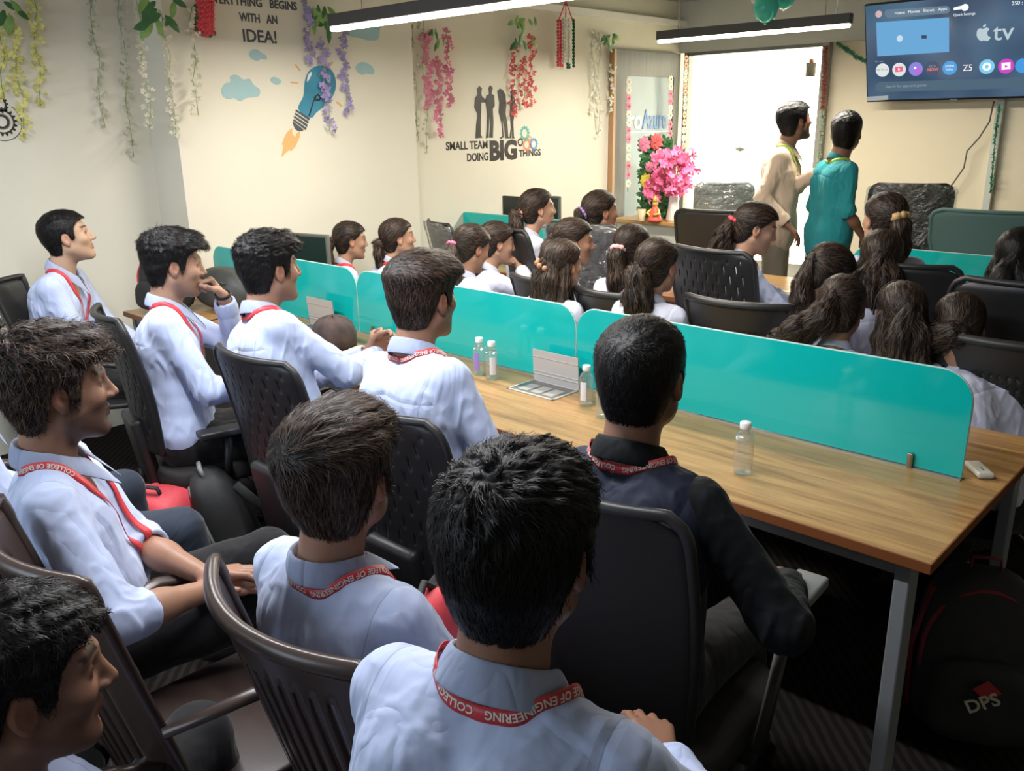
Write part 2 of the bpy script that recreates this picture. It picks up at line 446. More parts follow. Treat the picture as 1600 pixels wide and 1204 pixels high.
def hair_field(st, fem=0, seed=0, neck=True):
    """st: top, side, front thickness and roughness of the cut; local head space"""
    top, side, front, rough = st
    X, Y = HL['f' if fem else 'm']
    def f(p):
        b = skull(p)
        b = smin(b, s_ell(p, (0, -0.050, -0.040), (0.056, 0.044, 0.066)), 0.03)
        w = np.clip((p[:, 2]-0.02)/0.07, 0, 1); w = w*w*(3-2*w)
        fr = np.clip((p[:, 1]-0.02)/0.06, 0, 1)*w
        low = np.clip((p[:, 2]+0.100)/0.085, 0.06, 1)
        th = side*low*(1-w)+top*w+front*fr
        if rough: th = th+rough*(0.55*wav(p, 95, seed)+0.45*wav(p, 210, seed+3))*(0.3+0.7*w)
        line = np.interp(p[:, 1], X, Y)+0.004*wav(p, 160, seed+1, 3)
        d = b-th
        return smax(d, (line-p[:, 2])*0.7, 0.006)
    return f
def finger_chain(o, d, n, L, curl, r0):
    """o start, d direction, n the way it bends; three bones"""
    P = [np.array(o, float)]; d = np.array(d, float); n = np.array(n, float)
    a = 0
    for l, c in zip(L, curl):
        a += c; P.append(P[-1]+(d*math.cos(a)+n*math.sin(a))*l)
    return P, [r0, r0*0.95, r0*0.86, r0*0.74]
HPOSE = dict(relax=((.35, .35, .25), .35), flat=((.08, .10, .06), .15), fist=((1.35, 1.5, 1.0), 1.0), curl=((.8, .8, .5), .7), drape=((.15, .45, .3), .3))
def hand_prims(F, W, d, n, side, pose, s=1.0):
    """W wrist, d along the hand, n palm normal, side towards the thumb"""
    W = np.array(W, float); d = np.array(d, float); d /= np.linalg.norm(d)
    n = np.array(n, float); n -= d*(n@d); n /= np.linalg.norm(n); t = np.cross(d, n)
    if t@np.array(side, float) < 0: t = -t
    (c3, sp) = HPOSE[pose]
    xs = [0.029, 0.010, -0.010, -0.028]; L0 = [.086, .090, .085, .077]; FL = [(.041, .025, .019), (.045, .028, .020), (.041, .026, .019), (.032, .020, .017)]
    for i in range(4):
        K = W+(t*xs[i]+d*L0[i])*s
        F.cap(W+(t*xs[i]*0.55+d*0.008)*s, K, 0.0135*s, 0.0105*s, k=0.012)
        c = tuple(v*(1+0.10*(i-1)) for v in c3)
        P, r = finger_chain(K, d+t*(0.05*(1.5-i)), n, [l*s for l in FL[i]], c, 0.0088*s if i < 3 else 0.0076*s)
        for j in range(3): F.cap(P[j], P[j+1], r[j], r[j+1], k=0.0035)
    a = W+(t*0.020+d*0.018)*s; b = W+(t*0.044+d*0.050+n*0.014)*s; e = b+(t*0.010+d*0.032+n*0.012*(1+sp))*s; g = e+(d*0.024*(1-0.3*sp)+n*0.012*sp-t*0.010*sp)*s
    F.cap(a, b, 0.015*s, 0.0115*s, k=0.012); F.cap(b, e, 0.0108*s, 0.0098*s, k=0.004); F.cap(e, g, 0.0097*s, 0.0078*s, k=0.003)
def ik(S, T, L1, L2, hint):
    S = np.array(S, float); T = np.array(T, float); v = T-S; D = np.linalg.norm(v); mx = (L1+L2)*0.995
    if D > mx: T = S+v/D*mx; v = T-S; D = mx
    u = v/D; a = (L1*L1-L2*L2+D*D)/(2*D); h = math.sqrt(max(0, L1*L1-a*a))
    w = np.array(hint, float); w = w-u*(w@u); w /= max(1e-6, np.linalg.norm(w))
    return S+u*a+w*h, T

SKINS = dict(a=(0.44, 0.25, 0.165), b=(0.35, 0.185, 0.118), c=(0.27, 0.135, 0.084), d=(0.52, 0.33, 0.22))
def strands(fn, roots, normals, flow, n, L, width, seed, rise=0.003, lift=0.0, seg=4, jitter=0.25):
    """ribbons of hair that hug the field fn; flow(p) gives their direction"""
    R = np.random.RandomState(seed)
    p = roots.copy(); g = normals.copy()
    Ls = L*R.uniform(0.6, 1.15, len(p)).astype(f32); hgt = rise*R.uniform(0.1, 1.0, len(p)).astype(f32)
    jit = R.normal(size=p.shape).astype(f32)*jitter
    pts = [p-g*0.003]; dirs = []; nr = [g]
    step = (Ls/seg)[:, None]
    for i in range(seg):
        f = flow(p)+jit; t = f-g*np.sum(f*g, 1)[:, None]; t /= np.maximum(np.linalg.norm(t, axis=1), 1e-6)[:, None]
        p = p+t*step+g*(lift*step*(i+1)/seg)
        d = fn(p); g = grad(fn, p)
        tgt = hgt*(0.4+0.6*(i+1)/seg)
        p = p-g*np.clip((d-tgt), -0.02, 0.02 if lift == 0 else 0.0)[:, None]
        pts.append(p); dirs.append(t); nr.append(g)
    dirs.insert(0, dirs[0])
    V = []; m = len(roots); w0 = width*R.uniform(0.6, 1.3, m).astype(f32)
    for i in range(seg+1):
        side = np.cross(dirs[i], nr[i]); side /= np.maximum(np.linalg.norm(side, axis=1), 1e-6)[:, None]
        w = (w0*(1.0 if i < seg else 0.25)*(0.8 if i == 0 else 1))[:, None]*0.5
        V += [pts[i]-side*w, pts[i]+side*w]
    V = np.stack(V, 1).reshape(-1, 3)
    base = (np.arange(m)*2*(seg+1))[:, None]
    F = np.concatenate([base+np.array([[2*i, 2*i+1, 2*i+3, 2*i+2]]) for i in range(seg)])
    C = np.repeat(R.uniform(0, 1, m)**2, 2*(seg+1))
    return V, F, C
def tri_sample(V, F, n, seed):
    R = np.random.RandomState(seed)
    a, b, c, d = (V[F[:, i]] for i in range(4))
    nr = np.cross(c-a, d-b); A = np.linalg.norm(nr, axis=1); pr = A/A.sum()
    i = R.choice(len(F), n, p=pr); u = R.rand(n, 1).astype(f32); v = R.rand(n, 1).astype(f32)
    P = (a[i]*(1-u)+b[i]*u)*(1-v)+(d[i]*(1-u)+c[i]*u)*v
    return P.astype(f32)
# ------------------------------------------------------------------ people
def seam_attr(me, A):
    a = me.attributes.new('seam', 'FLOAT_COLOR', 'POINT'); a.data.foreach_set('color', np.asarray(A, f32).ravel())
def rot_flow_short(whorl, sweep):
    w = np.array(whorl, f32); sw = np.array(sweep, f32)
    def flow(p):
        v = p-w; n = np.linalg.norm(v, axis=1)[:, None]+1e-5; v = v/n
        sp = np.cross(np.array([0, 0, 1], f32)[None], v)*0.7
        top = np.clip((p[:, 2:3]-0.05)/0.05, 0, 1)
        down = np.array([[0, -0.15, -1]], f32)
        return v*top+sp*np.exp(-(n/0.04)**2)+sw*top*np.clip((n-0.03)/0.06, 0, 1)+down*(1-top)
    return flow
def collar(F, root, Nk, r, f, u, s, mat, tilt=0.0):
    V = []; n = 41
    for i in range(n):
        th = math.radians(-169+338*i/(n-1)); a = abs(th)/PI
        o = r*math.sin(th)-f*math.cos(th)
        back = math.cos(th)
        z0 = 0.018*back-0.012*(1-back)*0.5-0.030*max(0, a-0.55)/0.45
        B = Nk+r*(math.sin(th)*0.066*s)-f*(math.cos(th)*0.064*s)+f*0.010+u*z0
        hs = (0.034-0.010*max(0, a-0.5))*s
        T = B+u*hs-o*0.002
        ext = max(0, a-0.62)/0.26; ext = ext*ext
        fold = T+o*0.007-u*0.002
        low = B+o*(0.021*s)+u*(-0.010)-u*ext*0.035+f*ext*0.018+o*ext*0.012
        V += [B, T, T+o*0.004+u*0.001, fold, fold*0.5+low*0.5+o*0.003, low]
    V = np.array(V, f32)
    Q = []
    for i in range(n-1):
        for j in range(5): Q.append((i*6+j, i*6+j+1, (i+1)*6+j+1, (i+1)*6+j))
    me = np_mesh('collar', V, np.array(Q)); o = link_mesh('collar', me, mat, root)
    m = o.modifiers.new('t', 'SOLIDIFY'); m.thickness = 0.0022; m.offset = 0
    m = o.modifiers.new('s', 'SUBSURF'); m.levels = 1; m.render_levels = 1
    return o
def lanyard(shirt, root, base, Nk, r, f, u, s, text, mat=None, flip=True):
    """flat ribbon lying on the shirt round the neck down to the chest"""
    def at(x, y, z): return Nk+r*x*s+f*y*s+u*z*s
    half = [(0, -.101, .006), (.040, -.092, .008), (.074, -.058, .016), (.092, -.012, .012), (.094, .035, -.020), (.080, .085, -.075), (.052, .13, -.16), (.020, .15, -.26), (.004, .155, -.33)]
    ctl = [at(-x, y, z) for x, y, z in half[::-1]]+[at(x, y, z) for x, y, z in half[1:]]
    C = np.array(ctl); P = []
    for i in range(len(C)-1):
        a = C[max(0, i-1)]; b = C[i]; c = C[i+1]; d = C[min(len(C)-1, i+2)]
        for t in np.linspace(0, 1, 8, endpoint=False):
            P.append(0.5*((2*b)+(-a+c)*t+(2*a-5*b+4*c-d)*t*t+(-a+3*b-3*c+d)*t**3))
    P.append(C[-1]); P = np.array(P, f32)
    for _ in range(7):
        g = grad(shirt, P, 0.004); d = shirt(P); P = P-g*np.clip(d-0.0055, -0.05, 0.03)[:, None]
        P[1:-1] = P[1:-1]*0.5+(P[:-2]+P[2:])*0.25
    g = grad(shirt, P, 0.012)
    # near the neck the ribbon leans against the collar and stands partly upright
    nk = Nk+f*0.010; hz = P-nk; hz = hz-np.outer(hz@u, u); hz /= np.linalg.norm(hz, axis=1)[:, None]
    up = np.clip(1-(np.linalg.norm(P-nk, axis=1)-0.09)/0.09, 0, 1)[:, None]*0.75
    g = g*(1-up)+hz*up; g /= np.linalg.norm(g, axis=1)[:, None]
    T = np.gradient(P, axis=0); T /= np.linalg.norm(T, axis=1)[:, None]
    W = np.cross(g, T); W /= np.linalg.norm(W, axis=1)[:, None]
    s_ = np.concatenate([[0], np.cumsum(np.linalg.norm(np.diff(P, axis=0), axis=1))])
    h = 0.0095
    V = np.stack([P-W*h, P+W*h], 1).reshape(-1, 3)-base
    Q = np.array([(2*i, 2*i+1, 2*i+3, 2*i+2) for i in range(len(P)-1)])
    o = link_mesh('lanyard', np_mesh('lanyard', V, Q), mat or M_RED, root)
    m = o.modifiers.new('t', 'SOLIDIFY'); m.thickness = 0.0012; m.offset = 0
    if text:
        mid = s_[len(P)//2]
        for k, off in enumerate((-0.088, 0.105)):
            me = text_mesh(text, 0.0142, 0.0, 'CENTER', 0.0003)
            co = np.empty(len(me.vertices)*3, f32); me.vertices.foreach_get('co', co); co = co.reshape(-1, 3)
            sg = -1 if flip else 1
            ss = mid+off+co[:, 0]*sg; vv = (co[:, 1]-0.005)*sg
            X = np.stack([np.interp(ss, s_, P[:, i]) for i in range(3)], 1)
            Wv = np.stack([np.interp(ss, s_, W[:, i]) for i in range(3)], 1)
            Gv = np.stack([np.interp(ss, s_, g[:, i]) for i in range(3)], 1)
            X = X+Wv*vv[:, None]+Gv*0.0013-base
            me.vertices.foreach_set('co', X.astype(f32).ravel()); me.update()
            t = link_mesh('lettering', me, M_LETTER, o)
    return o

def person(label, head, yaw, body=None, pitch=0, roll=0, hs=1.0, s=1.0, lean=0.06, slean=0.0, seat=0.46, skin='b', shirt=None, sleeves=None, trous=None,
           hair=None, arms=None, cuff=(0.93, 0.93), res=0.005, lan=None, fem=0, stub=0.0, stand=False, knees=None, group=None, turn=0, lanmat=None, legs=True, eyes=True, shoe=True):
    H = np.array(head, float); body = yaw if body is None else body
    rb = math.radians(body); f = np.array([math.cos(rb), math.sin(rb), 0]); r = np.array([math.sin(rb), -math.cos(rb), 0]); z = np.array([0, 0, 1.])
    HR = rotm(yaw, pitch, roll).astype(float)
    Nk = H-z*0.139*hs-f*0.040-HR[:, 1]*0.012
    if stand: P = np.array([Nk[0], Nk[1], Nk[2]-0.53*s])-f*lean-r*slean
    else:
        pz = min(max(seat+0.09, Nk[2]-0.56*s), Nk[2]-0.36)
        P = np.array([Nk[0], Nk[1], pz])-f*lean-r*slean
    u = Nk-P; TL = np.linalg.norm(u); u /= TL; r = r-u*(r@u); r /= np.linalg.norm(r); f = np.cross(u, r)
    base = np.array([P[0], P[1], 0.0])
    root = empty('person', tuple(base), 0, label, 'person', group)
    shirt = shirt or M_SHIRT; trous = trous or M_TROUS
    wid = (0.142 if fem else 0.160)*s
    S = {k: Nk-u*0.078*s+r*(sg*wid) for k, sg in (('L', -1), ('R', 1))}
    arms = arms or {}
    E = {}; W = {}; HD = {}
    for k, sg in (('L', -1), ('R', 1)):
        a = arms.get(k)
        if a is None: a = dict(t=P+f*0.36*s+r*(sg*0.10)+z*0.10, w=1)
        t = np.array(a['t'], float)
        if not a.get('w'): t = Nk+r*t[0]+f*t[1]+z*t[2]
        hint = a.get('hint', (sg*0.6, -0.45, -0.6)); hint = r*hint[0]+f*hint[1]+z*hint[2]
        E[k], W[k] = ik(S[k], t, 0.275*s, 0.245*s, hint)
        d = a.get('d'); n = a.get('n')
        d = (W[k]-E[k]) if d is None else r*d[0]+f*d[1]+z*d[2]
        n = -z-f*0.2 if n is None else r*n[0]+f*n[1]+z*n[2]
        sd = a.get('side'); sd = (-r*sg+z*0.3) if sd is None else r*sd[0]+f*sd[1]+z*sd[2]
        HD[k] = (d, n, sd, a.get('pose', 'relax'))
    # ---- body: head, neck, trunk, arms and hands in one surface
    B = Field()
    def hf(p): return head_sdf(((p-H)@HR/hs).astype(f32), True, fem)*hs
    B.fn(hf, H, 0.150*hs, 0)
    nr = (0.047 if fem else 0.056)*hs
    B.cap(H+HR@np.array([0, -0.030, -0.050])*hs, Nk-u*0.02, nr, nr*1.05, k=0.025)
    for k in 'LR': B.cap(Nk-u*0.055, S[k]-u*0.005, 0.034, 0.034, k=0.03)
    B.cap(Nk-u*0.13, P, 0.075*s, 0.07*s, k=0.05)
    hb = Field()
    for k, sg in (('L', -1), ('R', 1)):
        B.cap(S[k], E[k], 0.040*s, 0.034*s, k=0.03); B.cap(E[k], E[k]*0.55+W[k]*0.45, 0.036*s, 0.035*s, k=0.02); B.cap(E[k]*0.6+W[k]*0.4, W[k], 0.036*s, 0.0235*s, k=0.02)
        hh = Field(); hand_prims(hh, W[k], *HD[k], s=0.95*s*(0.9 if fem else 1.0)); hd_ = HD[k][0]/np.linalg.norm(HD[k][0])
        B.fn(hh, W[k]+hd_*0.07, 0.16*s, 0.012)
    lo, hi = B.bounds()
    V, F = polygonize(B, lo.astype(float), hi.astype(float), res)
    me = np_mesh('body', V-base, F)
    q = ((V-H)@HR/hs); ax = np.abs(q[:, 0])
    c0 = np.array(SKINS[skin]); C = np.tile(c0, (len(V), 1))*(1+0.07*wav(V, 30, 2))[:, None]
    def blend(m, col):
        m = np.clip(m, 0, 1)[:, None]; C[:] = C*(1-m)+np.array(col)*m
    hm = np.linalg.norm(q, axis=1) < 0.16
    ell = lambda cx, cy, cz, rx, ry, rz: (1.25-np.sqrt(((ax-cx)/rx)**2+((q[:, 1]-cy)/ry)**2+((q[:, 2]-cz)/rz)**2))*4
    blend(ell(0, .092, -.061, .025, .02, .012)*hm, c0*np.array([1.05, 0.72, 0.7]))
    bz = 0.034+0.004*np.cos((ax-.03)*60)
    blend(np.minimum(1, (0.0045*1.3-np.abs(q[:, 2]-bz))*500)*(ax > .012)*(ax < .050)*(q[:, 1] > .05)*hm*0.85, (0.012, 0.009, 0.007))
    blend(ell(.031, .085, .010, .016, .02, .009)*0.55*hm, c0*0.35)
    blend(np.clip(ell(.080, -.006, .0, .012, .02, .034), 0, 1)*0.3*hm, c0*np.array([1.2, .7, .6]))
    if stub:
        m = np.clip((-0.035-q[:, 2]+0.25*(q[:, 1]-0.03))*60, 0, 1)*np.clip((q[:, 1]+0.012)*60, 0, 1)*np.clip((q[:, 2]+.135)*60, 0, 1)
        m = np.maximum(m, ell(0, .090, -.046, .034, .022, .0065)*0.5); m = np.maximum(m, (ax > .05)*np.clip((0.03-np.abs(q[:, 1]-.012))*60, 0, 1)*(q[:, 2] < .0)*(q[:, 2] > -.09)*.8)
        blend(m*stub*hm, (0.02, 0.014, 0.011))
    hcap = hair['cap'] if hair else None
    if hcap is not None:   # scalp darkens under the hair roots
        near = np.clip(1-(hcap(q.astype(f32)))/0.005, 0, 1)*hm; blend(near*0.75, (0.012, 0.010, 0.009))
    add_col(me, C); link_mesh('body', me, M_SKIN, root)
    if eyes:
        for sg in (-1, 1):
            mb = MB(); mb.ball((0, 0, 0), 0.0120, 20, 14); me = mb.mesh('eye')
            co = np.array([v.co[:] for v in me.vertices]); rr = np.hypot(co[:, 0]+sg*0.001, co[:, 2]); cc = np.where((rr < 0.0055)[:, None] & (co[:, 1:2] > 0), np.array([[.015, .009, .006]]), np.array([[.62, .58, .54]]))
            add_col(me, cc); X = (co+np.array([sg*0.031, 0.0685, 0.0095]))*hs@HR.T+H-base
            me.vertices.foreach_set('co', X.astype(f32).ravel()); me.update(); me.polygons.foreach_set('use_smooth', [True]*len(me.polygons))
            link_mesh('eye', me, M_EYE, root)
    # ---- hair
    if hair:
        build_hair(hair, root, base, H, HR, hs, f, r)
    # ---- shirt
    sw = 0.90 if fem else 1.0
    def shirt_field(inner=True):
        T = Field()
        for k, sg in (('L', -1), ('R', 1)):
            T.cap(Nk-u*0.044+r*(sg*0.030)-f*0.006, S[k]+r*(sg*-0.006)-u*0.004, 0.050*s, 0.050*s, k=0.035)
        Ch = Nk-u*0.175*s; Wa = Nk-u*(0.34*s); Hp = P+u*0.02
        for k, sg in (('L', -1), ('R', 1)):
            T.cap(Ch+r*(sg*0.078*s*sw)-f*0.012, Wa+r*(sg*0.062*s*sw), 0.112*s*sw, 0.104*s*sw, k=0.05)
            T.cap(Wa+r*(sg*0.062*s*sw), Hp+r*(sg*0.075*s)-f*0.005, 0.104*s*sw, 0.115*s, k=0.04)
            T.cap(Ch+r*(sg*0.07*s)-f*0.035+u*0.05*s, Ch+r*(sg*0.07*s)-f*0.02-u*0.05*s, 0.085*s, 0.09*s, k=0.04)
        if fem:
            for sg in (-1, 1): T.cap(Ch+r*sg*0.065+f*0.07-u*0.02, Ch+r*sg*0.065+f*0.075-u*0.03, 0.055, 0.055, k=0.04)
        if stand: T.cap(P+r*-0.06, P+r*0.06, 0.12*s, 0.12*s, k=0.05); T.cap(P-u*0.09+r*-0.06, P-u*0.09+r*0.06, 0.118*s, 0.118*s, k=0.05)
        return T
    def sleeve_caps(T, k, sg):
        T.cap(S[k], E[k], 0.052*s, 0.049*s, k=0.03)
        fr = cuff[0 if k == 'L' else 1]
        X = E[k]+(W[k]-E[k])*fr; ax_ = (W[k]-E[k])/np.linalg.norm(W[k]-E[k]); L = np.linalg.norm(X-E[k])
        r1 = 0.050*s; r2 = (0.050-0.014*fr)*s
        def fn(p, a=E[k], b=X, ax_=ax_, r1=r1, r2=r2):
            d = s_cap(p, a, b+ax_*0.03, r1, r2); t = (p-b)@ax_.astype(f32)
            d = d-0.0035*np.clip(1-np.abs(t+0.028)/0.030, 0, 1)**0.3*(np.abs(t+.028) < 0.03)
            d = smax(d, t, 0.004)
            ring = -(s_cap(p, b-ax_*0.02, b+ax_*0.05, r2-0.006)); return smax(d, ring, 0.003)
        T.fn(fn, (E[k]+X)/2, L/2+0.08, 0.018)
    T = shirt_field()
    sep = sleeves is not None
    if not sep:
        for k, sg in (('L', -1), ('R', 1)): sleeve_caps(T, k, sg)
    sd = int(abs(H[0]*131+H[1]*71)) % 9
    def disp(p):
        a = p.copy(); a[:, 2] *= 0.55
        w1 = wav(a, 26, sd); w2 = wav(a, 58, sd+2)
        e = 0
        for k in 'LR':
            for J, R_ in ((E[k], 0.10), (S[k]-u*0.10, 0.10)):
                e = np.maximum(e, np.clip(1-np.linalg.norm(p-J.astype(f32), axis=1)/R_, 0, 1))
        w3 = wav(a*np.array([1.3, 1.3, 0.8], f32), 34, sd+4)
        return (0.004*w1+(0.0025+0.009*e)*(np.abs(w2)-0.4)-0.006*np.exp(-(w3/0.16)**2)*(0.35+e)).astype(f32)
    T.disp = disp
    Nkf = Nk.astype(f32); uf = u.astype(f32)
    def neck_cut(p, d):
        return smax(d, -(s_cap(p, Nk-u*0.012+f*0.010, Nk+u*0.25+f*0.03, 0.050*s*(0.86 if fem else 1))), 0.006)
    T.cut(neck_cut)
    sres = max(res*1.15, 0.0055)
    lo, hi = T.bounds(); V, F = polygonize(T, lo.astype(float), hi.astype(float), sres)
    me = np_mesh('shirt', V-base, F)
    q = V-Nk; lx = q@r; ly = q@f; lz = q@u
    yoke = lz+0.118*s+0.02*np.abs(lx)/0.15; py = np.clip(ly-0.01, 0, 1)+np.clip(np.abs(lx)-wid, 0, 1)
    arm = np.abs(lx)-(wid*0.96-0.12*np.clip(-lz-0.05, 0, 1)); pa = np.clip(-0.20-lz, 0, 1)
    seam_attr(me, np.stack([yoke, arm, py, pa], 1))
    sh = link_mesh('jacket' if shirt in (M_NAVY,) else 'shirt', me, shirt, root)
    if sep:
        for k, sg in (('L', -1), ('R', 1)):
            G = Field(); sleeve_caps(G, k, sg); G.disp = disp
            lo, hi = G.bounds(); V, F = polygonize(G, lo.astype(float), hi.astype(float), sres)
            me = np_mesh('sleeve', V-base, F); seam_attr(me, np.full((len(V), 4), 0.1))
            link_mesh('sleeve', me, sleeves, root)
    collar(T, root, Nk-base-u*0.012, r, f, u, s*(0.9 if fem else 1.0), shirt if not sep else M_NAVY2)
    if lan is not None: lanyard(T, root, base, Nk, r, f, u, s, lan, lanmat)
    # ---- trousers and shoes
    if legs:
        G = Field(); KN = {}
        for k, sg in (('L', -1), ('R', 1)):
            hip = P-u*0.03+r*(sg*0.085*s)
            if stand:
                kn = np.array([hip[0], hip[1], 0.49*s])+f*0.02; an = np.array([kn[0], kn[1], 0.09])-f*0.02
                G.cap(hip-u*0.02, kn, 0.090*s, 0.066*s, k=0.04); G.cap(kn, an, 0.064*s, 0.056*s, k=0.02)
            else:
                kk = (knees or {}).get(k)
                kn = (np.array(kk[0], float) if kk else np.array([hip[0], hip[1], seat+0.06])+f*0.40*s+r*(sg*0.05))
                an = (np.array(kk[1], float) if kk else np.array([kn[0], kn[1], 0.10])+f*0.03)
                G.cap(hip, kn, 0.090*s, 0.066*s, k=0.04); G.cap(kn, an, 0.062*s, 0.052*s, k=0.02)
            KN[k] = (kn, an)
        G.cap(P-r*0.07*s, P+r*0.07*s, 0.108*s, 0.108*s, k=0.05)
        G.disp = lambda p: (0.005*wav(p, 24, 4)+0.002*np.abs(wav(p, 60, 1))).astype(f32)
        lo, hi = G.bounds(); V, F = polygonize(G, lo.astype(float), hi.astype(float), max(0.009, res*1.5))
        me = np_mesh('trousers', V-base, F); seam_attr(me, np.full((len(V), 4), 0.1)); link_mesh('trousers', me, trous, root)
        if shoe:
            for k in 'LR':
                an = KN[k][1]; G = Field(); G.cap(np.array([an[0], an[1], 0.055])-f*0.05, np.array([an[0], an[1], 0.045])+f*0.15, 0.040, 0.036, k=0.02); G.cap((an[0], an[1], 0.10), (an[0], an[1], 0.06), 0.042, 0.042, k=0.03)
                G.cut(lambda p, d: smax(d, 0.008-p[:, 2], 0.004))
                lo, hi = G.bounds(); V, F = polygonize(G, lo.astype(float), hi.astype(float), 0.010)
                link_mesh('shoe', np_mesh('shoe', V-base, F), M_SHOE, root)
    root['_'] = 0; del root['_']
    return root, dict(H=H, HR=HR, hs=hs, Nk=Nk, P=P, f=f, r=r, u=u, W=W, E=E, S=S, base=base)

M_SHOE = pmat('shoe_leather', (0.02, 0.016, 0.014), 0.4)
M_EYE = colattr_mat('eye', 0.08, 0.6)
M_BAND = {k: pmat('hair_band_'+k, c, 0.7, bump=0.5, bscale=150) for k, c in dict(pink=(0.75, 0.16, 0.28), pale_pink=(0.85, 0.42, 0.42), purple=(0.34, 0.22, 0.50), black=(0.01, 0.01, 0.01), gold=(0.55, 0.36, 0.16), red=(0.7, 0.08, 0.10), bronze=(0.45, 0.22, 0.12)).items()}

def build_hair(hair, root, base, H, HR, hs, f, r):
    cap = hair['cap']; seed = hair.get('seed', 1); res = hair.get('res', 0.004); n = hair.get('n', 3000)
    L = hair.get('L', 0.03); wd = hair.get('w', 0.0013)
    mat = hair.get('mat', M_HAIR)
    lo = np.array([-0.13, -0.16, -0.14]); hi = np.array([0.13, 0.15, 0.175])
    V, F = polygonize(cap, lo, hi, res)
    flow = hair['flow']
    parts = [(V, F, np.zeros(len(V)))]
    rt = tri_sample(V, F, n, seed); ng = grad(cap, rt)
    sv, sf, sc = strands(cap, rt, ng, flow, n, L, wd, seed, hair.get('rise', 0.003), hair.get('lift', 0.0), jitter=hair.get('jit', 0.25))
    parts.append((sv, sf, sc))
    out = [(v*hs@HR.T+H, q, c) for v, q, c in parts]
    fl = hair.get('tail')
    if fl:     # tails: lists of (right, forward, up) offsets from the head centre (horizontal frame of the body) with radius
        hy = HR[:, 1].copy(); hy[2] = 0; hy /= np.linalg.norm(hy); hx = np.array([hy[1], -hy[0], 0])
        for ti, ch in enumerate(fl['chains']):
            P = [H+(HR@np.array(ch[0][:3]))*hs]+[H+(hx*c[0]+hy*c[1]+np.array([0, 0, c[2]]))*hs for c in ch[1:]]
            rad = [c[3]*hs for c in ch]
            G = Field()
            for i in range(len(P)-1): G.cap(P[i], P[i+1], rad[i], rad[i+1], k=0.02)
            amp = fl.get('amp', 0.006)
            G.disp = lambda p, amp=amp: (amp*wav(p*np.array([1, 1, .45], f32), 85, seed+ti)+amp*.5*wav(p*np.array([1, 1, .4], f32), 170, seed)).astype(f32)
            lo, hi = G.bounds(); V, F = polygonize(G, lo.astype(float), hi.astype(float), max(res, 0.005))
            PP = np.array(P)
            def tf(p):
                D = np.linalg.norm(p[:, None]-((PP[:-1]+PP[1:])/2)[None], axis=2); i = D.argmin(1); t = (PP[1:]-PP[:-1])[i]
                return (t/np.linalg.norm(t, axis=1)[:, None]+0.35*np.stack([wav(p, 30, 1), wav(p, 30, 2), wav(p, 30, 3)], 1)*fl.get('curl', 0.6)).astype(f32)
            k = int(fl.get('n', 1500)); rt = tri_sample(V, F, k, seed+3)
            sv, sf, sc = strands(G, rt, grad(G, rt), tf, k, fl.get('L', 0.09), wd*1.3, seed+5, 0.007, 0.02, seg=5, jitter=0.22)
            out += [(V, F, np.zeros(len(V))), (sv, sf, sc)]
        b = hair.get('band')
        if b:
            P0 = H+(HR@np.array(fl['chains'][0][0][:3]))*hs; P1 = H+(hx*fl['chains'][0][1][0]+hy*fl['chains'][0][1][1]+np.array([0, 0, fl['chains'][0][1][2]]))*hs
            ax = (P1-P0)/np.linalg.norm(P1-P0); q = np.cross(ax, [0.3, 0.2, 0.9]); q /= np.linalg.norm(q); w = np.cross(ax, q); c = P0+ax*0.012
            R_ = fl['chains'][0][0][3]*hs+0.004
            mb = MB(); m = 28
            if b[1] == 'bow':
                for j in range(10):
                    an = j*2*PI/10; mb.ball(tuple(c-base+q*math.cos(an)*R_*1.25+w*math.sin(an)*R_*1.25), (0.013, 0.013, 0.013), 8, 6)
            else:
                mb.tube([Vector(c-base+(q*math.cos(2*PI*j/m)+w*math.sin(2*PI*j/m))*R_*(1+0.10*math.sin(j*2.6))) for j in range(m)], [b[2]*(1+0.25*math.sin(j*1.9)) for j in range(m)], 8, closed=True)
            mb.build('hair_band', M_BAND[b[0]], root)
    off = 0; VV = []; FF = []; CC = []
    for v, q, c in out:
        VV.append(v-base); FF.append(q+off); CC.append(c); off += len(v)
    me = np_mesh('hair', np.concatenate(VV), np.concatenate(FF)); c = np.concatenate(CC)
    add_col(me, np.stack([c, c, c], 1)); link_mesh('hair', me, mat, root)

def short_hair(top=0.022, side=0.010, front=0.010, rough=0.006, n=3500, L=0.028, seed=1, whorl=(0.0, -0.075, 0.10), sweep=(0.3, 0.8, 0), res=0.004, w=0.0012, mat=None, lift=0.0, jit=0.3, rise=0.004):
    return dict(cap=hair_field((top, side, front, rough), 0, seed), flow=rot_flow_short(whorl, sweep), n=n, L=L, seed=seed, res=res, w=w, mat=mat or M_HAIR, lift=lift, jit=jit, rise=rise)
def tied_hair(anchor=(0, -0.11, 0.03), chain=None, r0=0.022, band=('black', 'ring', 0.005), n=3000, tn=1700, seed=1, amp=0.006, L=0.07, res=0.005, w=0.0013, mat=None, chains=None, th=(0.014, 0.010, 0.004), curl=0.6):
    A = np.array(anchor, f32)
    def flow(p):
        v = A-p; return v/np.maximum(np.linalg.norm(v, axis=1), 1e-5)[:, None]
    ch = chains or [[(*anchor, r0)]+chain]
    return dict(cap=hair_field((th[0], th[1], th[2], 0.003), 1, seed), flow=flow, n=n, L=0.05, seed=seed, res=res, w=w, mat=mat or M_HAIRB, jit=0.13, rise=0.0035,
                tail=dict(chains=ch, n=tn, amp=amp, L=L, curl=curl), band=band)
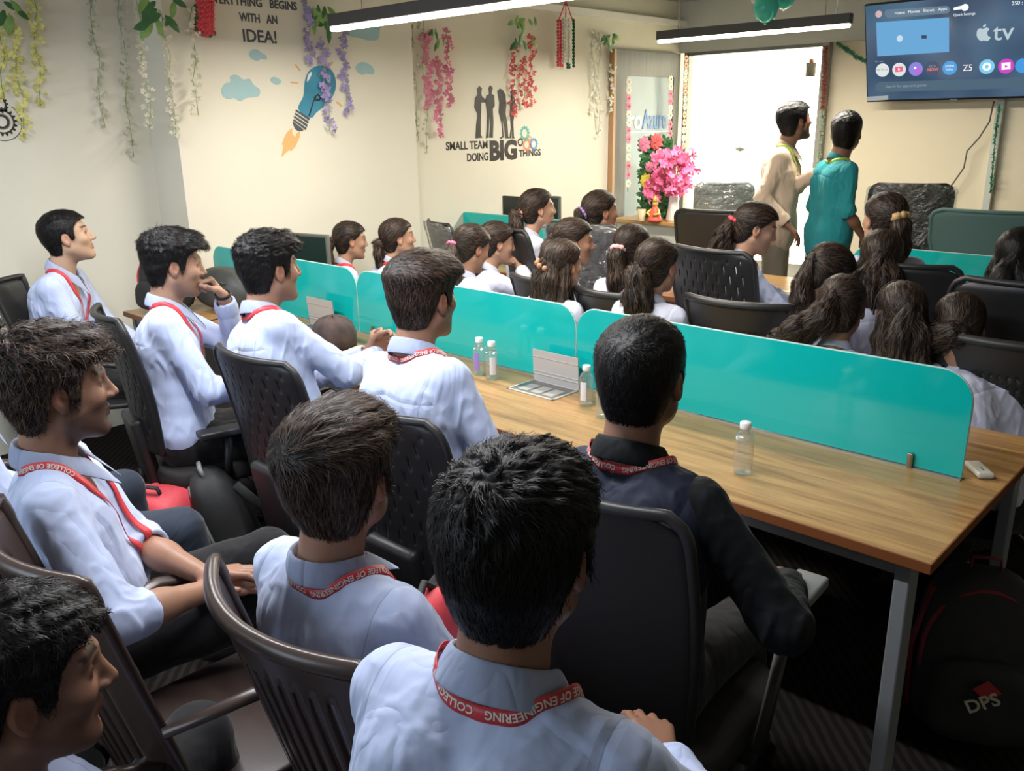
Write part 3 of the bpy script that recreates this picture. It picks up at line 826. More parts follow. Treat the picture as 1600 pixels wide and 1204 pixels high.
# ------------------------------------------------------------------ the room
WXL, WXC = -5.04, -4.70      # recessed part of the left wall, front of its column
CY0, CY1 = 2.31, 4.02        # the column along y
M_WALL = pmat('cream_wall_paint', (0.72, 0.695, 0.59), 0.85, noise=0.02, scale=2.0, bump=0.05, bscale=120)
M_HEAD = pmat('grey_white_paint', (0.60, 0.61, 0.56), 0.8, noise=0.02, scale=2.0)
M_YEL = pmat('pale_yellow_panel', (0.84, 0.75, 0.56), 0.6, noise=0.02, scale=1.5)
def floor_mat():
    m, nt, b = new_mat('patterned_carpet')
    tc = N(nt, 'ShaderNodeTexCoord'); w = N(nt, 'ShaderNodeTexWave', Scale=14.0, Distortion=1.5); w.bands_direction = 'DIAGONAL'
    v = N(nt, 'ShaderNodeTexVoronoi', Scale=3.0); n = N(nt, 'ShaderNodeTexNoise', Scale=60.0)
    for q in (w, v, n): nt.links.new(tc.outputs['Object'], q.inputs['Vector'])
    r = N(nt, 'ShaderNodeValToRGB'); e = r.color_ramp.elements; e[0].color = (0.012, 0.010, 0.009, 1); e[1].color = (0.024, 0.020, 0.017, 1); e[0].position = 0.45; e[1].position = 0.6
    nt.links.new(w.outputs['Fac'], r.inputs['Fac'])
    mx = N(nt, 'ShaderNodeMix', data_type='RGBA'); nt.links.new(v.outputs['Color'], mx.inputs[7]); nt.links.new(r.outputs['Color'], mx.inputs[6]); mx.blend_type = 'MULTIPLY'; mx.inputs[0].default_value = 0.12
    nt.links.new(mx.outputs[2], b.inputs['Base Color']); b.inputs['Roughness'].default_value = 0.95; b.inputs['Specular IOR Level'].default_value = 0.1
    bp = N(nt, 'ShaderNodeBump', Strength=0.5, Distance=0.004); nt.links.new(n.outputs['Fac'], bp.inputs['Height']); nt.links.new(bp.outputs['Normal'], b.inputs['Normal'])
    return m
def struct(name, mb, mat, parent=None):
    o = mb.build(name, mat, parent)
    if parent is None: o['kind'] = 'structure'
    return o
struct('floor', MB().box((-1.4, 3.8, -0.05), (8.4, 12.6, 0.1)), floor_mat())
struct('ceiling', MB().box((-1.4, 2.6, CEIL+0.05), (8.2, 9.8, 0.1)), pmat('ceiling_paint', (0.55, 0.57, 0.54), 0.9))
struct('wall_left_recess', MB().box((WXL-0.06, 0.05, CEIL/2), (0.12, 4.56, CEIL)), M_WALL)
struct('wall_left_column', MB().box((WXC-0.25, (CY0+CY1)/2, CEIL/2), (0.5, CY1-CY0, CEIL)), M_WALL)
struct('wall_left', MB().box((WX-0.06, (CY1+7.5)/2, CEIL/2), (0.12, 7.5-CY1, CEIL)), M_WALL)
struct('wall_right', MB().box((2.66, 2.65, CEIL/2), (0.12, 9.8, CEIL)), M_WALL)
mb = MB(); mb.box((-3.9, -2.26, CEIL/2), (2.4, 0.12, CEIL)); mb.box((1.3, -2.26, CEIL/2), (2.8, 0.12, CEIL)); mb.box((-1.4, -2.26, 0.45), (2.6, 0.12, 0.9)); mb.box((-1.4, -2.26, 2.56), (2.6, 0.12, 0.32))
struct('wall_rear', mb, M_WALL)
mb = MB()
for x in (-2.68, -1.4, -0.12): mb.box((x, -2.26, 1.65), (0.05, 0.08, 1.5))
for z in (0.92, 2.38): mb.box((-1.4, -2.26, z), (2.6, 0.08, 0.05))
struct('added_window', mb, M_GREYP)  # unseen rear window, added to go with the fill light
struct('wall_far_header', MB().box((-1.05, WY+0.06, (2.28+CEIL)/2), (7.46, 0.12, CEIL-2.28)), M_HEAD)
struct('wall_far', MB().box((-0.35, WY+0.09, 1.14), (5.95, 0.06, 2.28)), M_YEL)
mb = MB().box((-3.35, WY+0.04, 1.14), (0.06, 0.10, 2.28)); struct('trim_1', mb, pmat('partition_post', (0.35, 0.33, 0.30), 0.5))
mb = MB().box((-1.97, WY+0.035, 1.14), (0.05, 0.06, 2.28)); struct('trim_2', mb, pmat('partition_post_white', (0.62, 0.66, 0.60), 0.4))
mb = MB().box((-4.03, WY+0.04, 2.265), (1.32, 0.08, 0.03)); mb.box((-4.70, WY+0.04, 1.14), (0.05, 0.08, 2.28)); struct('trim_3', mb, M_GREYP)
# moulding where the left wall meets the ceiling
mb = MB().box((WX+0.035, (CY1+WY)/2, 2.53), (0.07, WY-CY1, 0.05)); struct('trim_4', mb, pmat('white_moulding', (0.78, 0.78, 0.74), 0.5))
# glass of the opening
mg, nt, b = new_mat('clear_glass'); nt.nodes.remove(b)
tr = N(nt, 'ShaderNodeBsdfTransparent'); tr.inputs[0].default_value = (0.96, 0.98, 0.97, 1); gl = N(nt, 'ShaderNodeBsdfGlossy', Roughness=0.02); mx = N(nt, 'ShaderNodeMixShader'); mx.inputs[0].default_value = 0.06
nt.links.new(tr.outputs[0], mx.inputs[1]); nt.links.new(gl.outputs[0], mx.inputs[2]); nt.links.new(mx.outputs[0], nt.nodes['Material Output'].inputs[0])
M_GLASS = mg
struct('window_2', MB().box((-4.03, WY+0.05, 1.12), (1.30, 0.008, 2.22)), M_GLASS)
# bright room behind the glass
mb = MB(); mb.box((-4.4, 9.86, 1.35), (4.4, 0.12, 2.72)); mb.box((-6.5, 8.6, 1.35), (0.12, 2.6, 2.72)); mb.box((-2.2, 8.75, 1.35), (0.12, 2.3, 2.72)); mb.box((-5.7, 7.5, 1.35), (1.7, 0.1, 2.72))
struct('wall_back_room', mb, pmat('back_room_paint', (0.86, 0.80, 0.66), 0.8))
struct('ceiling_back_room', MB().box((-4.4, 8.7, 2.77), (4.4, 2.4, 0.1)), pmat('ceiling_paint', (0.55, 0.57, 0.54), 0.9))

# ---- door standing against the left wall
def x_of(px, py, x): return at_x(px, py, x)
M_LAM = pmat('grey_wood_laminate', (0.085, 0.09, 0.095), 0.5, noise=0.25, scale=4, stretch=(1, 12, 0.6))
dx = WX+0.03
a = at_x(960, 78, dx); d_y0 = a.y; d_y1 = WY-0.06; dz = 2.27
door = empty('door_1', (dx, (d_y0+d_y1)/2, 0)); door['kind'] = 'structure'
g0 = at_x(980, 118, dx+0.02); g1 = at_x(1053, 121, dx+0.02); gy0, gy1, gz1 = g0.y, g1.y, g0.z; gz0 = 0.55
mb = MB(); w_ = 0.045
oy = (d_y0+d_y1)/2
def dbox(mb, y0, y1, z0, z1, t=w_, x=0): mb.box((x, (y0+y1)/2-oy, (z0+z1)/2), (t, y1-y0, z1-z0))
dbox(mb, d_y0, gy0, 0, dz); dbox(mb, gy1, d_y1, 0, dz); dbox(mb, gy0, gy1, gz1, dz); dbox(mb, gy0, gy1, 0, gz0)
mb.build('door_panel', M_LAM, door)
mb = MB(); dbox(mb, gy0, gy1, gz0, gz1, 0.010, 0.004); mb.build('frosted_pane', pmat('frosted_film', (0.20, 0.29, 0.37), 0.35, noise=0.04, scale=5), door)
mb = MB(); dbox(mb, d_y0-0.03, d_y0, 0, dz, 0.05); mb.build('edge_strip', pmat('oak_edge', (0.42, 0.24, 0.12), 0.5), door)
def wall_text(body, size, y, z, x, mat, parent, name='lettering', sx=1.0, align='CENTER', bold=0.0):
    me = text_mesh(body, size, 0.0012, align, bold); me.transform(Matrix.Diagonal((sx, 1, 1, 1)))
    me.transform(frame_M((x, y, z), (0, 1, 0), (0, 0, 1))); o = link_mesh(name, me, mat, None)
    if parent: o.parent = parent; o.matrix_parent_inverse = parent.matrix_world.inverted() if False else Matrix.Translation(-Vector(parent.location))
    return o
t0 = at_x(985, 201, dx+0.012); t1 = at_x(1003, 201, dx+0.012); t2 = at_x(1042, 197, dx+0.012)
wall_text('ro', 0.24, t1.y, t1.z, dx+0.012, M_WHITE, door, 'lettering', 0.95, 'RIGHT', 0.004)
wall_text('Azure', 0.24, t1.y+0.01, t1.z, dx+0.012, pmat('blue_letter', (0.06, 0.20, 0.52), 0.5), door, 'lettering', (t2.y-t1.y)/0.62, 'LEFT', 0.004)
mb = MB(); q = at_x(985, 207, dx+0.01); mb.box((0.011, (gy0+gy1)/2-oy, q.z), (0.003, gy1-gy0-0.05, 0.012)); mb.build('underline', M_WHITE, door)

# ---- murals and vinyl lettering on the left wall: outlines taken on the wall plane
def mural_poly(mb, pts, x, t=0.0012):
    P = [at_x(px, py, x) for px, py in pts]
    mb.poly([(p.y, p.z) for p in P], t, frame_M((x, 0, 0), (0, 1, 0), (0, 0, 1)))
def decal(name, label, cat, group=None):
    e = empty(name, (0, 0, 0), 0, label, cat, group); return e
def mpart(name, polys, x, mat, parent, t=0.0012):
    mb = MB()
    for p in polys: mural_poly(mb, p, x, t)
    return mb.build(name, mat, parent)
def smooth_loop(pts, n=4):
    o = []; m = len(pts)
    for i in range(m):
        p0, p1, p2, p3 = (np.array(pts[(i+j-1) % m], float) for j in range(4))
        for k in range(n):
            t = k/n; o.append(tuple(0.5*((2*p1)+(-p0+p2)*t+(2*p0-5*p1+4*p2-p3)*t*t+(-p0+3*p1-3*p2+p3)*t**3)))
    return o
M_INK = pmat('black_vinyl', (0.022, 0.018, 0.018), 0.5)
M_INKG = pmat('slate_vinyl', (0.075, 0.09, 0.105), 0.55)
M_BULB = pmat('bulb_blue_vinyl', (0.045, 0.24, 0.36), 0.5, noise=0.2, scale=6)
M_CLOUD = pmat('cloud_blue_vinyl', (0.33, 0.52, 0.55), 0.6)
M_ORG = pmat('flame_orange_vinyl', (0.72, 0.42, 0.16), 0.6)
xc = WXC+0.001
d1 = decal('bulb_decal', 'blue light bulb rocket decal with orange flame on the column wall', 'decal')
mpart('bulb_glass', [smooth_loop([(466, 170), (474, 150), (476, 128), (482, 112), (495, 103), (510, 104), (521, 114), (525, 132), (520, 150), (507, 165), (494, 176), (485, 184)])], xc, M_BULB, d1)
mpart('bulb_glare', [smooth_loop([(480, 128), (481, 118), (486, 112), (487, 116), (484, 122)])], xc+0.002, M_WHITE, d1, 0.0006)
mpart('filament', [[(482, 181), (489, 158), (493, 151), (494, 153), (490, 160), (484, 182)], [(490, 152), (497, 146), (503, 152), (499, 158), (492, 157), (493, 155), (498, 155), (500, 152), (496, 149), (491, 154)]], xc+0.002, M_INK, d1, 0.0006)
for k in range(4):
    ox, oy_ = -4.2*k*0.8, 5.6*k*0.9
    a = (461+ox*0.2-1.5*k*0.4, 173+oy_); b = (482+ox*0.2-2.6*k*0.4, 186+oy_)
    mpart('bulb_base_ring', [[(a[0], a[1]), (a[0]+2, a[1]-2), (b[0]+2, b[1]-1.5), (b[0]+1, b[1]+2.4)]], xc, M_INKG, d1)
mpart('bulb_tip', [smooth_loop([(457, 190), (466, 196), (474, 203), (468, 205), (461, 201)], 3)], xc, M_INKG, d1)
mpart('flame', [[(456, 200), (449, 206), (445, 213), (440, 226), (443, 226), (440, 245), (446, 239), (452, 234), (455, 236), (462, 228), (468, 214), (469, 205), (464, 207), (462, 214), (457, 210)]], xc, M_ORG, d1)
for p in ([(460, 101), (462, 100), (470, 110), (468, 111)], [(454, 127), (466, 129), (466, 131), (454, 130)], [(478, 86), (481, 85), (484, 98), (482, 99)], [(518, 96), (521, 98), (514, 106), (512, 105)], [(527, 117), (536, 116), (536, 119), (527, 120)], [(527, 158), (535, 165), (533, 167), (525, 160)]):
    mpart('light_ray', [p], xc, M_ORG, d1)
cl = [('large pale blue cloud decal left of the bulb decal', [(346, 140), (352, 130), (360, 128), (360, 119), (370, 117), (380, 124), (390, 123), (397, 133), (406, 140), (404, 150), (394, 152), (385, 153), (375, 158), (366, 153), (356, 155), (348, 149)]),
      ('pale blue cloud decal just under the word IDEA', [(389, 85), (394, 78), (401, 77), (408, 82), (416, 87), (416, 93), (408, 92), (402, 95), (394, 92)]),
      ('smallest pale blue cloud decal close to the bulb decal', [(422, 125), (427, 120), (434, 122), (439, 126), (437, 131), (430, 132)]),
      ('wide pale blue cloud decal behind the lamp end', [(540, 47), (548, 45), (590, 38), (593, 50), (590, 62), (575, 63), (560, 59), (548, 57)]),
      ('pale blue cloud decal right of the bulb decal', [(556, 104), (562, 98), (570, 97), (580, 103), (585, 110), (582, 116), (572, 115), (566, 117), (558, 112)])]
for lab, p in cl:
    mb = MB(); mural_poly(mb, smooth_loop(p), xc); o = mb.build('cloud_decal', M_CLOUD); setp(o, lab, 'decal')
d2 = decal('quote_lettering', 'slate wall lettering EVERYTHING BEGINS WITH AN IDEA on the column', 'wall lettering')
def ct(px, py, x): p = at_x(px, py, x); return p.y, p.z
for body, px, py, sz, sx in (('EVERYTHING BEGINS', 398, 10, 0.062, 1.0), ('WITH AN', 405, 35, 0.063, 1.0), ('IDEA!', 407, 66, 0.093, 1.0)):
    y, z = ct(px, py, xc); me = text_mesh(body.replace(' ', '   '), sz, 0.0008, 'CENTER', 0.002)
    me.transform(frame_M((xc, y, z), (0, 1, 0), (0, 0, 1)))
    co = [v.co.y for v in me.vertices]; tw = max(co)-min(co)
    want = {'IDEA!': (381, 433), 'WITH AN': (375, 434), 'EVERYTHING BEGINS': (330, 466)}[body]
    k = (ct(want[1], py, xc)[0]-ct(want[0], py, xc)[0])/tw; me.transform(Matrix.Translation((0, y, 0)) @ Matrix.Diagonal((1, k, 1, 1)) @ Matrix.Translation((0, -y, 0)))
    link_mesh('lettering', me, M_INKG, d2)
d3 = decal('team_decal', 'black silhouette decal with SMALL TEAM DOING BIG THINGS lettering', 'wall decal')
xs = WX+0.001
sil = [[(743, 216), (744, 195), (746, 178), (741, 168), (742, 153), (746, 148), (745, 139), (749, 134), (753, 138), (752, 146), (753, 150), (759, 156), (759, 160), (752, 160), (752, 172), (751, 190), (751, 210), (754, 215)],
       [(759, 216), (760, 205), (761, 178), (759, 164), (758, 157), (760, 149), (764, 147), (763, 137), (766, 133), (770, 137), (768, 146), (772, 149), (773, 165), (770, 170), (771, 190), (770, 215), (764, 215), (766, 195), (765, 180), (763, 215)],
       [(780, 216), (785, 212), (784, 195), (779, 175), (780, 160), (778, 150), (777, 142), (781, 138), (786, 141), (790, 149), (791, 165), (790, 177), (793, 195), (794, 213), (796, 216), (789, 216), (788, 200), (785, 185), (787, 214), (783, 217)],
       [(796, 216), (798, 200), (797, 185), (797, 165), (792, 161), (797, 158), (799, 150), (797, 143), (800, 140), (804, 143), (803, 150), (805, 160), (804, 178), (802, 190), (803, 214), (805, 216), (800, 216), (800, 195), (799, 216)]]
for p in sil: mpart('figure_silhouette', [p], xs, M_INK, d3)
for body, a, b, py, h in (('SMALL TEAM', 697, 762, 234.5, 0.056), ('DOING', 730, 763, 252, 0.056), ('BIG', 765.5, 808, 249.5, 0.135), ('THINGS', 811, 845, 244.5, 0.050)):
    y0, z0 = ct(a, py, xs); y1, _ = ct(b, py, xs)
    me = text_mesh(body, h/0.7, 0.0008, 'LEFT', 0.010 if body == 'BIG' else 0.002); xx = [v.co.x for v in me.vertices]; k = (y1-y0)/(max(xx)-min(xx))
    me.transform(Matrix.Translation((-min(xx), 0, 0))); me.transform(Matrix.Diagonal((k, 1, 1, 1))); me.transform(frame_M((xs, y0, z0), (0, 1, 0), (0, 0, 1))); link_mesh('lettering', me, M_INK, d3)
def gear(y, z, R, x, mat, parent, n=12, inner=0.55):
    mb = MB(); V = []; F = []
    k = n*4
    for i in range(k):
        a = 2*PI*i/k; r = R*(1.0 if (i % 4) < 2 else 0.82); V += [(r*math.cos(a), r*math.sin(a), 0), (R*inner*math.cos(a), R*inner*math.sin(a), 0), (r*math.cos(a), r*math.sin(a), .0012), (R*inner*math.cos(a), R*inner*math.sin(a), .0012)]
    for i in range(k):
        j = (i+1) % k
        F += [(4*i+2, 4*j+2, 4*j+3, 4*i+3), (4*i, 4*j, 4*j+2, 4*i+2), (4*i+1, 4*i+3, 4*j+3, 4*j+1)]
    mb.add(V, F, False, frame_M((x, y, z), (0, 1, 0), (0, 0, 1))); return mb.build('gear_mark', mat, parent)
for px, py, R, c in ((820, 208, .058, (0.10, 0.42, 0.36)), (823, 226, .050, (0.75, 0.25, 0.14)), (834, 225, .050, (0.10, 0.28, 0.60)), (813, 222, .034, (0.02, 0.02, 0.02)), (828, 216, .02, (0.75, 0.35, 0.2))):
    y, z = ct(px, py, xs); gear(y, z, R, xs, pmat('gear_%d' % px, c, 0.5), d3)
d4 = decal('gear_decal', 'black gear wheel decal at the left edge of the recessed wall', 'wall decal')
xr = WXL+0.001
y, z = ct(3, 190, xr); gear(y, z, 0.072, xr, M_INK, d4, 18, 0.72); gear(y, z, 0.040, xr, M_INK, d4, 60, 0.6)
y2, z2 = ct(-2, 163, xr); gear(y2, z2, 0.045, xr, M_INK, d4, 14, 0.6)
mb = MB(); P = [(y+0.093*math.cos(t), z+0.093*math.sin(t)) for t in np.linspace(-1.9, 0.9, 26)]
mb.tube([(xr+0.001, a, b) for a, b in P], 0.0018, 4); mb.build('gear_arc', M_INK, d4)

# ---- hanging garlands
def petals(mb, c, R, rnd, n=5, flat=0.5):
    c = Vector(c); nrm = Vector((rnd.uniform(.3, 1), rnd.uniform(-.8, .3), rnd.uniform(-.5, .6))).normalized(); a = nrm.orthogonal().normalized(); b = nrm.cross(a)
    for i in range(n):
        an = 2*PI*i/n+rnd.random(); d = a*math.cos(an)+b*math.sin(an); s = nrm.cross(d)
        tip = c+d*R+nrm*R*flat*0.5; m1 = c+d*R*0.55+s*R*0.38; m2 = c+d*R*0.55-s*R*0.38
        mb.add([c, m1, tip, m2], [(0, 1, 2, 3)], True)
def leaf(mb, c, d, L, w, nrm):
    c = Vector(c); d = Vector(d).normalized(); s = d.cross(Vector(nrm)).normalized(); n = s.cross(d)
    V = []; K = 6
    for i in range(K+1):
        t = i/K; ww = w*math.sin(PI*min(1, t*0.97+0.03))**0.8; p = c+d*L*t-n*L*0.18*t*t
        V += [p-s*ww, p+n*ww*0.25, p+s*ww]
    F = []
    for i in range(K): F += [(3*i, 3*i+1, 3*i+4, 3*i+3), (3*i+1, 3*i+2, 3*i+5, 3*i+4)]
    mb.add(V, F, True)
M_LEAF = pmat('dark_green_leaf', (0.04, 0.15, 0.05), 0.5, noise=0.2, scale=20)
M_LEAFL = pmat('light_green_leaf', (0.20, 0.36, 0.10), 0.5, noise=0.2, scale=20)
FLW = {k: pmat('petal_'+k, c, 0.7) for k, c in dict(yellow=(0.66, 0.62, 0.20), ivory=(0.50, 0.49, 0.38), cream=(0.62, 0.58, 0.44), purple=(0.34, 0.27, 0.52), pink=(0.72, 0.22, 0.34), red=(0.72, 0.12, 0.12), white=(0.78, 0.76, 0.68), hotpink=(0.80, 0.16, 0.34)).items()}
def garland(label, strands_px, x, color, seed, leaves=None, R=0.022, dens=75, off=0.045, group=None, pn=5):
    """strands: (px, top, bottom, drift) on a plane just off the wall at x"""
    e = empty('flower_garland', (0, 0, 0), 0, label, 'garland', group); rnd = random.Random(seed)
    sm = MB(); X = x+off; first = at_x(strands_px[0][0], strands_px[0][1], X)
    e.location = first
    for px, t, b, dr in strands_px:
        A = at_x(px, t, X); B = at_x(px+dr, b, X); L = (B-A).length; n = max(3, int(L*dens))
        sm.tube([A-first+(B-A)*(i/6)+Vector((0.012*math.sin(i*1.7+px), 0.012*math.sin(i*2.1+px), 0)) for i in range(7)], 0.0022, 4)
        fm = MB()
        for i in range(n):
            u = (i+rnd.random())/n
            p = A+(B-A)*u-first+Vector((rnd.uniform(-.025, .025), rnd.uniform(-.026, .026), 0))
            petals(fm, p, R*rnd.uniform(.55, 1.1), rnd, pn)
        fm.build('blossom_strand', FLW[color], e)
    sm.build('stem', M_LEAFL, e)
    if leaves:
        for i, (px, py, ang, L, mat) in enumerate(leaves):
            lm = MB(); p = at_x(px, py, X+0.02)-first
            leaf(lm, p, (0.15, math.cos(ang), math.sin(ang)), L, L*0.22, (1, 0.1, 0.2)); lm.build('leaf', mat, e)
    return e
def leafset(cx, cy, n, spr, seed, L=0.10, mats=(0, 1)):
    rnd = random.Random(seed); o = []
    for i in range(n):
        o.append((cx+rnd.uniform(-spr, spr), cy+rnd.uniform(-spr, spr)*1.3, -PI/2+rnd.uniform(-1.3, 1.3), L*rnd.uniform(.6, 1.1), (M_LEAF, M_LEAFL)[rnd.choice(mats)]))
    return o
garland('yellow flower garland at the far left of the wall', [(2, 20, 155, 2), (18, 20, 215, 22), (50, -15, 165, 15)], WXL, 'yellow', 1, leafset(12, 14, 7, 12, 3, 0.09), dens=85)
garland('faded ivory garland on the recessed wall, right of the yellow garland', [(140, -20, 200, 22), (185, -20, 245, 22)], WXL, 'ivory', 2, None, R=0.018, dens=70)
garland('ivory flower garland with dark leaves hanging in front of the corner', [(212, -20, 200, 24), (255, 20, 216, 20), (298, 10, 180, 10)], -4.66, 'cream', 3, leafset(252, 10, 14, 22, 5, 0.10), R=0.018, dens=90)
garland('purple flower garland hanging over the bulb decal', [(481, 0, 100, 4), (502, 60, 205, 14), (535, 40, 178, 10)], WXC, 'purple', 4, leafset(503, 20, 16, 16, 6, 0.11), R=0.028, dens=60)
garland('pink flower garland right of the column corner', [(664, 48, 168, 7), (684, 90, 212, 4), (697, 45, 165, 8)], WX, 'pink', 5, leafset(683, 55, 9, 10, 7, 0.09), R=0.030, dens=60)
garland('red flower garland hanging beside the silhouette decal', [(801, 66, 182, 3), (818, 90, 168, 2), (831, 55, 168, -2)], WX, 'red', 6, leafset(818, 45, 16, 17, 8, 0.11), R=0.027, dens=60)
garland('white flower garland hanging at the edge of the grey door', [(926, 45, 180, 2), (936, 50, 215, 0), (957, 100, 178, -4)], WX, 'white', 7, leafset(953, 62, 13, 9, 9, 0.10), R=0.022, dens=55)
garland('faded ivory garland beside the column corner', [(642, 30, 220, 12), (660, 30, 240, 8)], WX, 'ivory', 9, None, R=0.016, dens=45, off=0.03)
# ---- pompom hangings (bands of red, white and green beads)
def toran(label, x, cols, n, dz):
    """cols: list of (px, top, bottom, material)"""
    P0 = at_x(cols[0][0], cols[0][1], x+0.07); e = empty('bead_hanging', P0, 0, label, 'wall hanging')
    for px, t, b, m, w in cols:
        A = at_x(px, t, x+0.07)-P0; B = at_x(px, b, x+0.07)-P0; k = int((B-A).length/0.024); mb = MB()
        for j in range(w):
            for i in range(k+1): mb.ball(tuple(A+(B-A)*(i/max(1, k))+Vector((0.002*(i % 3), 0.020*(j-(w-1)/2), 0))), 0.0135, 6, 5)
        mb.build('bead_strand', m, e)
    return e, P0
MB_R = pmat('bead_red', (0.65, 0.06, 0.08), 0.5); MB_W = pmat('bead_white', (0.72, 0.71, 0.66), 0.6); MB_G = pmat('bead_green', (0.01, 0.09, 0.04), 0.5)
e, P0 = toran('red beaded hanging with dark green trim left of the quote lettering', WXC, [(311, 0, 50, MB_R, 2), (320, -8, 54, MB_R, 2), (329, -8, 52, MB_R, 2), (313, 52, 58, MB_G, 2), (325, 55, 59, MB_G, 2), (334, 52, 56, MB_G, 1), (306, 10, 45, MB_G, 1)], 5, 0)
mb = MB(); mb.tube([(0, 0, 0), (0, 0.02, 0.25)], 0.003, 5); mb.build('cord', M_INK, e)
e, P0 = toran('red, white and green beaded hanging high on the wall before the door', WX, [(872, 33, 102, MB_R, 1), (876, 33, 100, MB_R, 1), (882, 30, 96, MB_W, 2), (889, 31, 98, MB_W, 1), (896, 32, 103, MB_G, 1), (888, 100, 105, MB_G, 2), (877, 102, 104, MB_R, 2)], 4, 0)
q = at_x(884, 2, WX+0.07)-P0; mb = MB()
for px in (873, 884, 895):
    s_ = at_x(px, 32, WX+0.07)-P0; mb.tube([q, (q+s_)/2, s_], 0.005, 5)
mb.build('cord', MB_R, e)

# ---- ceiling lamps: suspended linear fixtures
M_HOUS = pmat('lamp_housing', (0.07, 0.07, 0.075), 0.45); M_LED = emis('led_diffuser', (1.0, 0.86, 0.66), 9.0)
def linear_lamp(label, x0, x1, y, z, power, color=(1.0, 0.90, 0.76), lit=True):
    e = empty('linear_lamp', ((x0+x1)/2, y, z), 0, label, 'lamp'); L = x1-x0
    mb = MB(); mb.box((0, 0, 0.035), (L, 0.055, 0.06)); mb.build('housing', M_HOUS, e, bevel=0.003)
    mb = MB(); mb.box((0, 0, -0.006), (L-0.02, 0.046, 0.024), bev=0.006); mb.build('diffuser', M_LED, e)
    mb = MB()
    for sx in (-1, 1): mb.tube([(sx*L*0.38, 0, 0.06), (sx*L*0.38, 0, CEIL-z)], 0.002, 5)
    mb.build('suspension_cable', M_CHROME, e)
    l = bpy.data.lights.new('lamp_light', 'AREA'); l.shape = 'RECTANGLE'; l.size = L; l.size_y = 0.04; l.energy = power; l.color = color
    o = bpy.data.objects.new('lamp_light', l); COL.objects.link(o); o.location = (0, 0, -0.020); o.parent = e
    return e
q = at_z(519, 44, 2.18); linear_lamp('long linear lamp over the front desks, nearest the bulb decal', q.x, q.x+2.2, q.y, q.z, 48, (1.0, 0.92, 0.80))
q = at_z(1028, 64, 2.24); r_ = at_z(1331, 38, 2.24); linear_lamp('linear lamp in front of the television and glass opening', q.x, r_.x, q.y, q.z, 66, (1.0, 0.93, 0.80))
linear_lamp('linear lamp above the seated front rows, over the viewer', -3.9, -0.9, 1.1, 2.3, 62, (0.93, 0.95, 1.0))
e = empty('lamp_cord', (r_.x-0.12, q.y, 2.2), 0, 'white cable looping up to the ceiling over the far lamp', 'cable')
mb = MB(); A = Vector((0, 0, 0)); pts = [at_y(1276, 33, q.y), at_y(1300, 26, q.y), at_y(1307, 20, q.y), at_y(1309, 8, q.y), at_y(1310, -18, q.y)]
pts = [Vector(p)-Vector(e.location) for p in pts]; mb.tube(pts, 0.006, 6); mb.build('cable', M_WHITE, e)

# ---- balloons
M_BAL = pmat('teal_balloon', (0.05, 0.52, 0.42), 0.25, sub=0.1)
for (px, py, r_b, lab), by in zip(((1197, 12, 0.085, 'teal balloon hanging lowest under the ceiling'), (1226, -8, 0.080, 'teal balloon at the top edge, right of the lowest balloon'), (1180, -2, 0.03, 'tiny pale balloon left of the teal balloons')), (5.6, 5.8, 5.75)):
    p = at_y(px, py, by); e = empty('balloon', p, 0, lab, 'balloon')
    mb = MB(); mb.lathe([(0.001, -r_b*1.12), (r_b*.28, -r_b*1.06), (r_b*.74, -r_b*.75), (r_b, 0), (r_b*.8, r_b*.62), (r_b*.4, r_b*.92), (0.001, r_b)], 20); mb.build('balloon_skin', M_BAL if r_b > .05 else FLW['white'], e)
    mb = MB(); mb.lathe([(0.010, -r_b*1.22), (0.003, -r_b*1.12)], 8); mb.tube([(0, 0, r_b), (0.01, 0, max(r_b+0.02, CEIL-p.z))], 0.0015, 4); mb.build('string', M_WHITE, e)

# ---- television hanging on the far side
TYB = 7.20; pb = at_y(1354, 160, TYB); k_t = ray(1350, 8); TYT = pb.x/(k_t.x/k_t.y); pt = at_y(1350, 8, TYT)      # the set leans forward at the top
HT = math.hypot(pt.z-pb.z, TYT-TYB); W_ = HT*16/9; TILT = math.atan2(TYB-TYT, pt.z-pb.z)
tv = empty('television', (pb.x+W_/2, TYB, pb.z), 0, 'large wall television showing a dark blue app menu', 'television')
tv.rotation_euler = (TILT, 0, 0); TO = Vector(tv.location)
TM = Matrix.Translation(TO) @ Matrix.Rotation(TILT, 4, 'X'); TMi = TM.inverted()
def tvp(px, py):
    d = TMi.to_3x3() @ ray(px, py); o = TMi @ CC; return o-d*(o.y/d.y)
mb = MB(); mb.box((0, 0.025, HT/2), (W_, 0.04, HT)); mb.build('casing', pmat('tv_casing', (0.012, 0.012, 0.014), 0.3), tv, bevel=0.004)
mb = MB(); mb.box((0, 0.09, HT/2), (0.3, 0.12, 0.25)); mb.build('wall_bracket', M_BLACKP, tv)
def smat(name, c, s=1.0): return emis('screen_'+name, c, s)
ms, nt, b = new_mat('screen_glow'); tc = N(nt, 'ShaderNodeTexCoord'); gr = N(nt, 'ShaderNodeTexNoise', Scale=2.2, Detail=1.0); nt.links.new(tc.outputs['Object'], gr.inputs['Vector'])
rp = N(nt, 'ShaderNodeValToRGB'); rp.color_ramp.elements[0].color = (0.030, 0.062, 0.115, 1); rp.color_ramp.elements[1].color = (0.085, 0.14, 0.22, 1); rp.color_ramp.elements[0].position = .35; rp.color_ramp.elements[1].position = .7
nt.links.new(gr.outputs['Fac'], rp.inputs['Fac']); nt.links.new(rp.outputs['Color'], b.inputs['Emission Color']); b.inputs['Emission Strength'].default_value = 1.0; b.inputs['Base Color'].default_value = (0.01, 0.01, 0.012, 1); b.inputs['Roughness'].default_value = 0.12
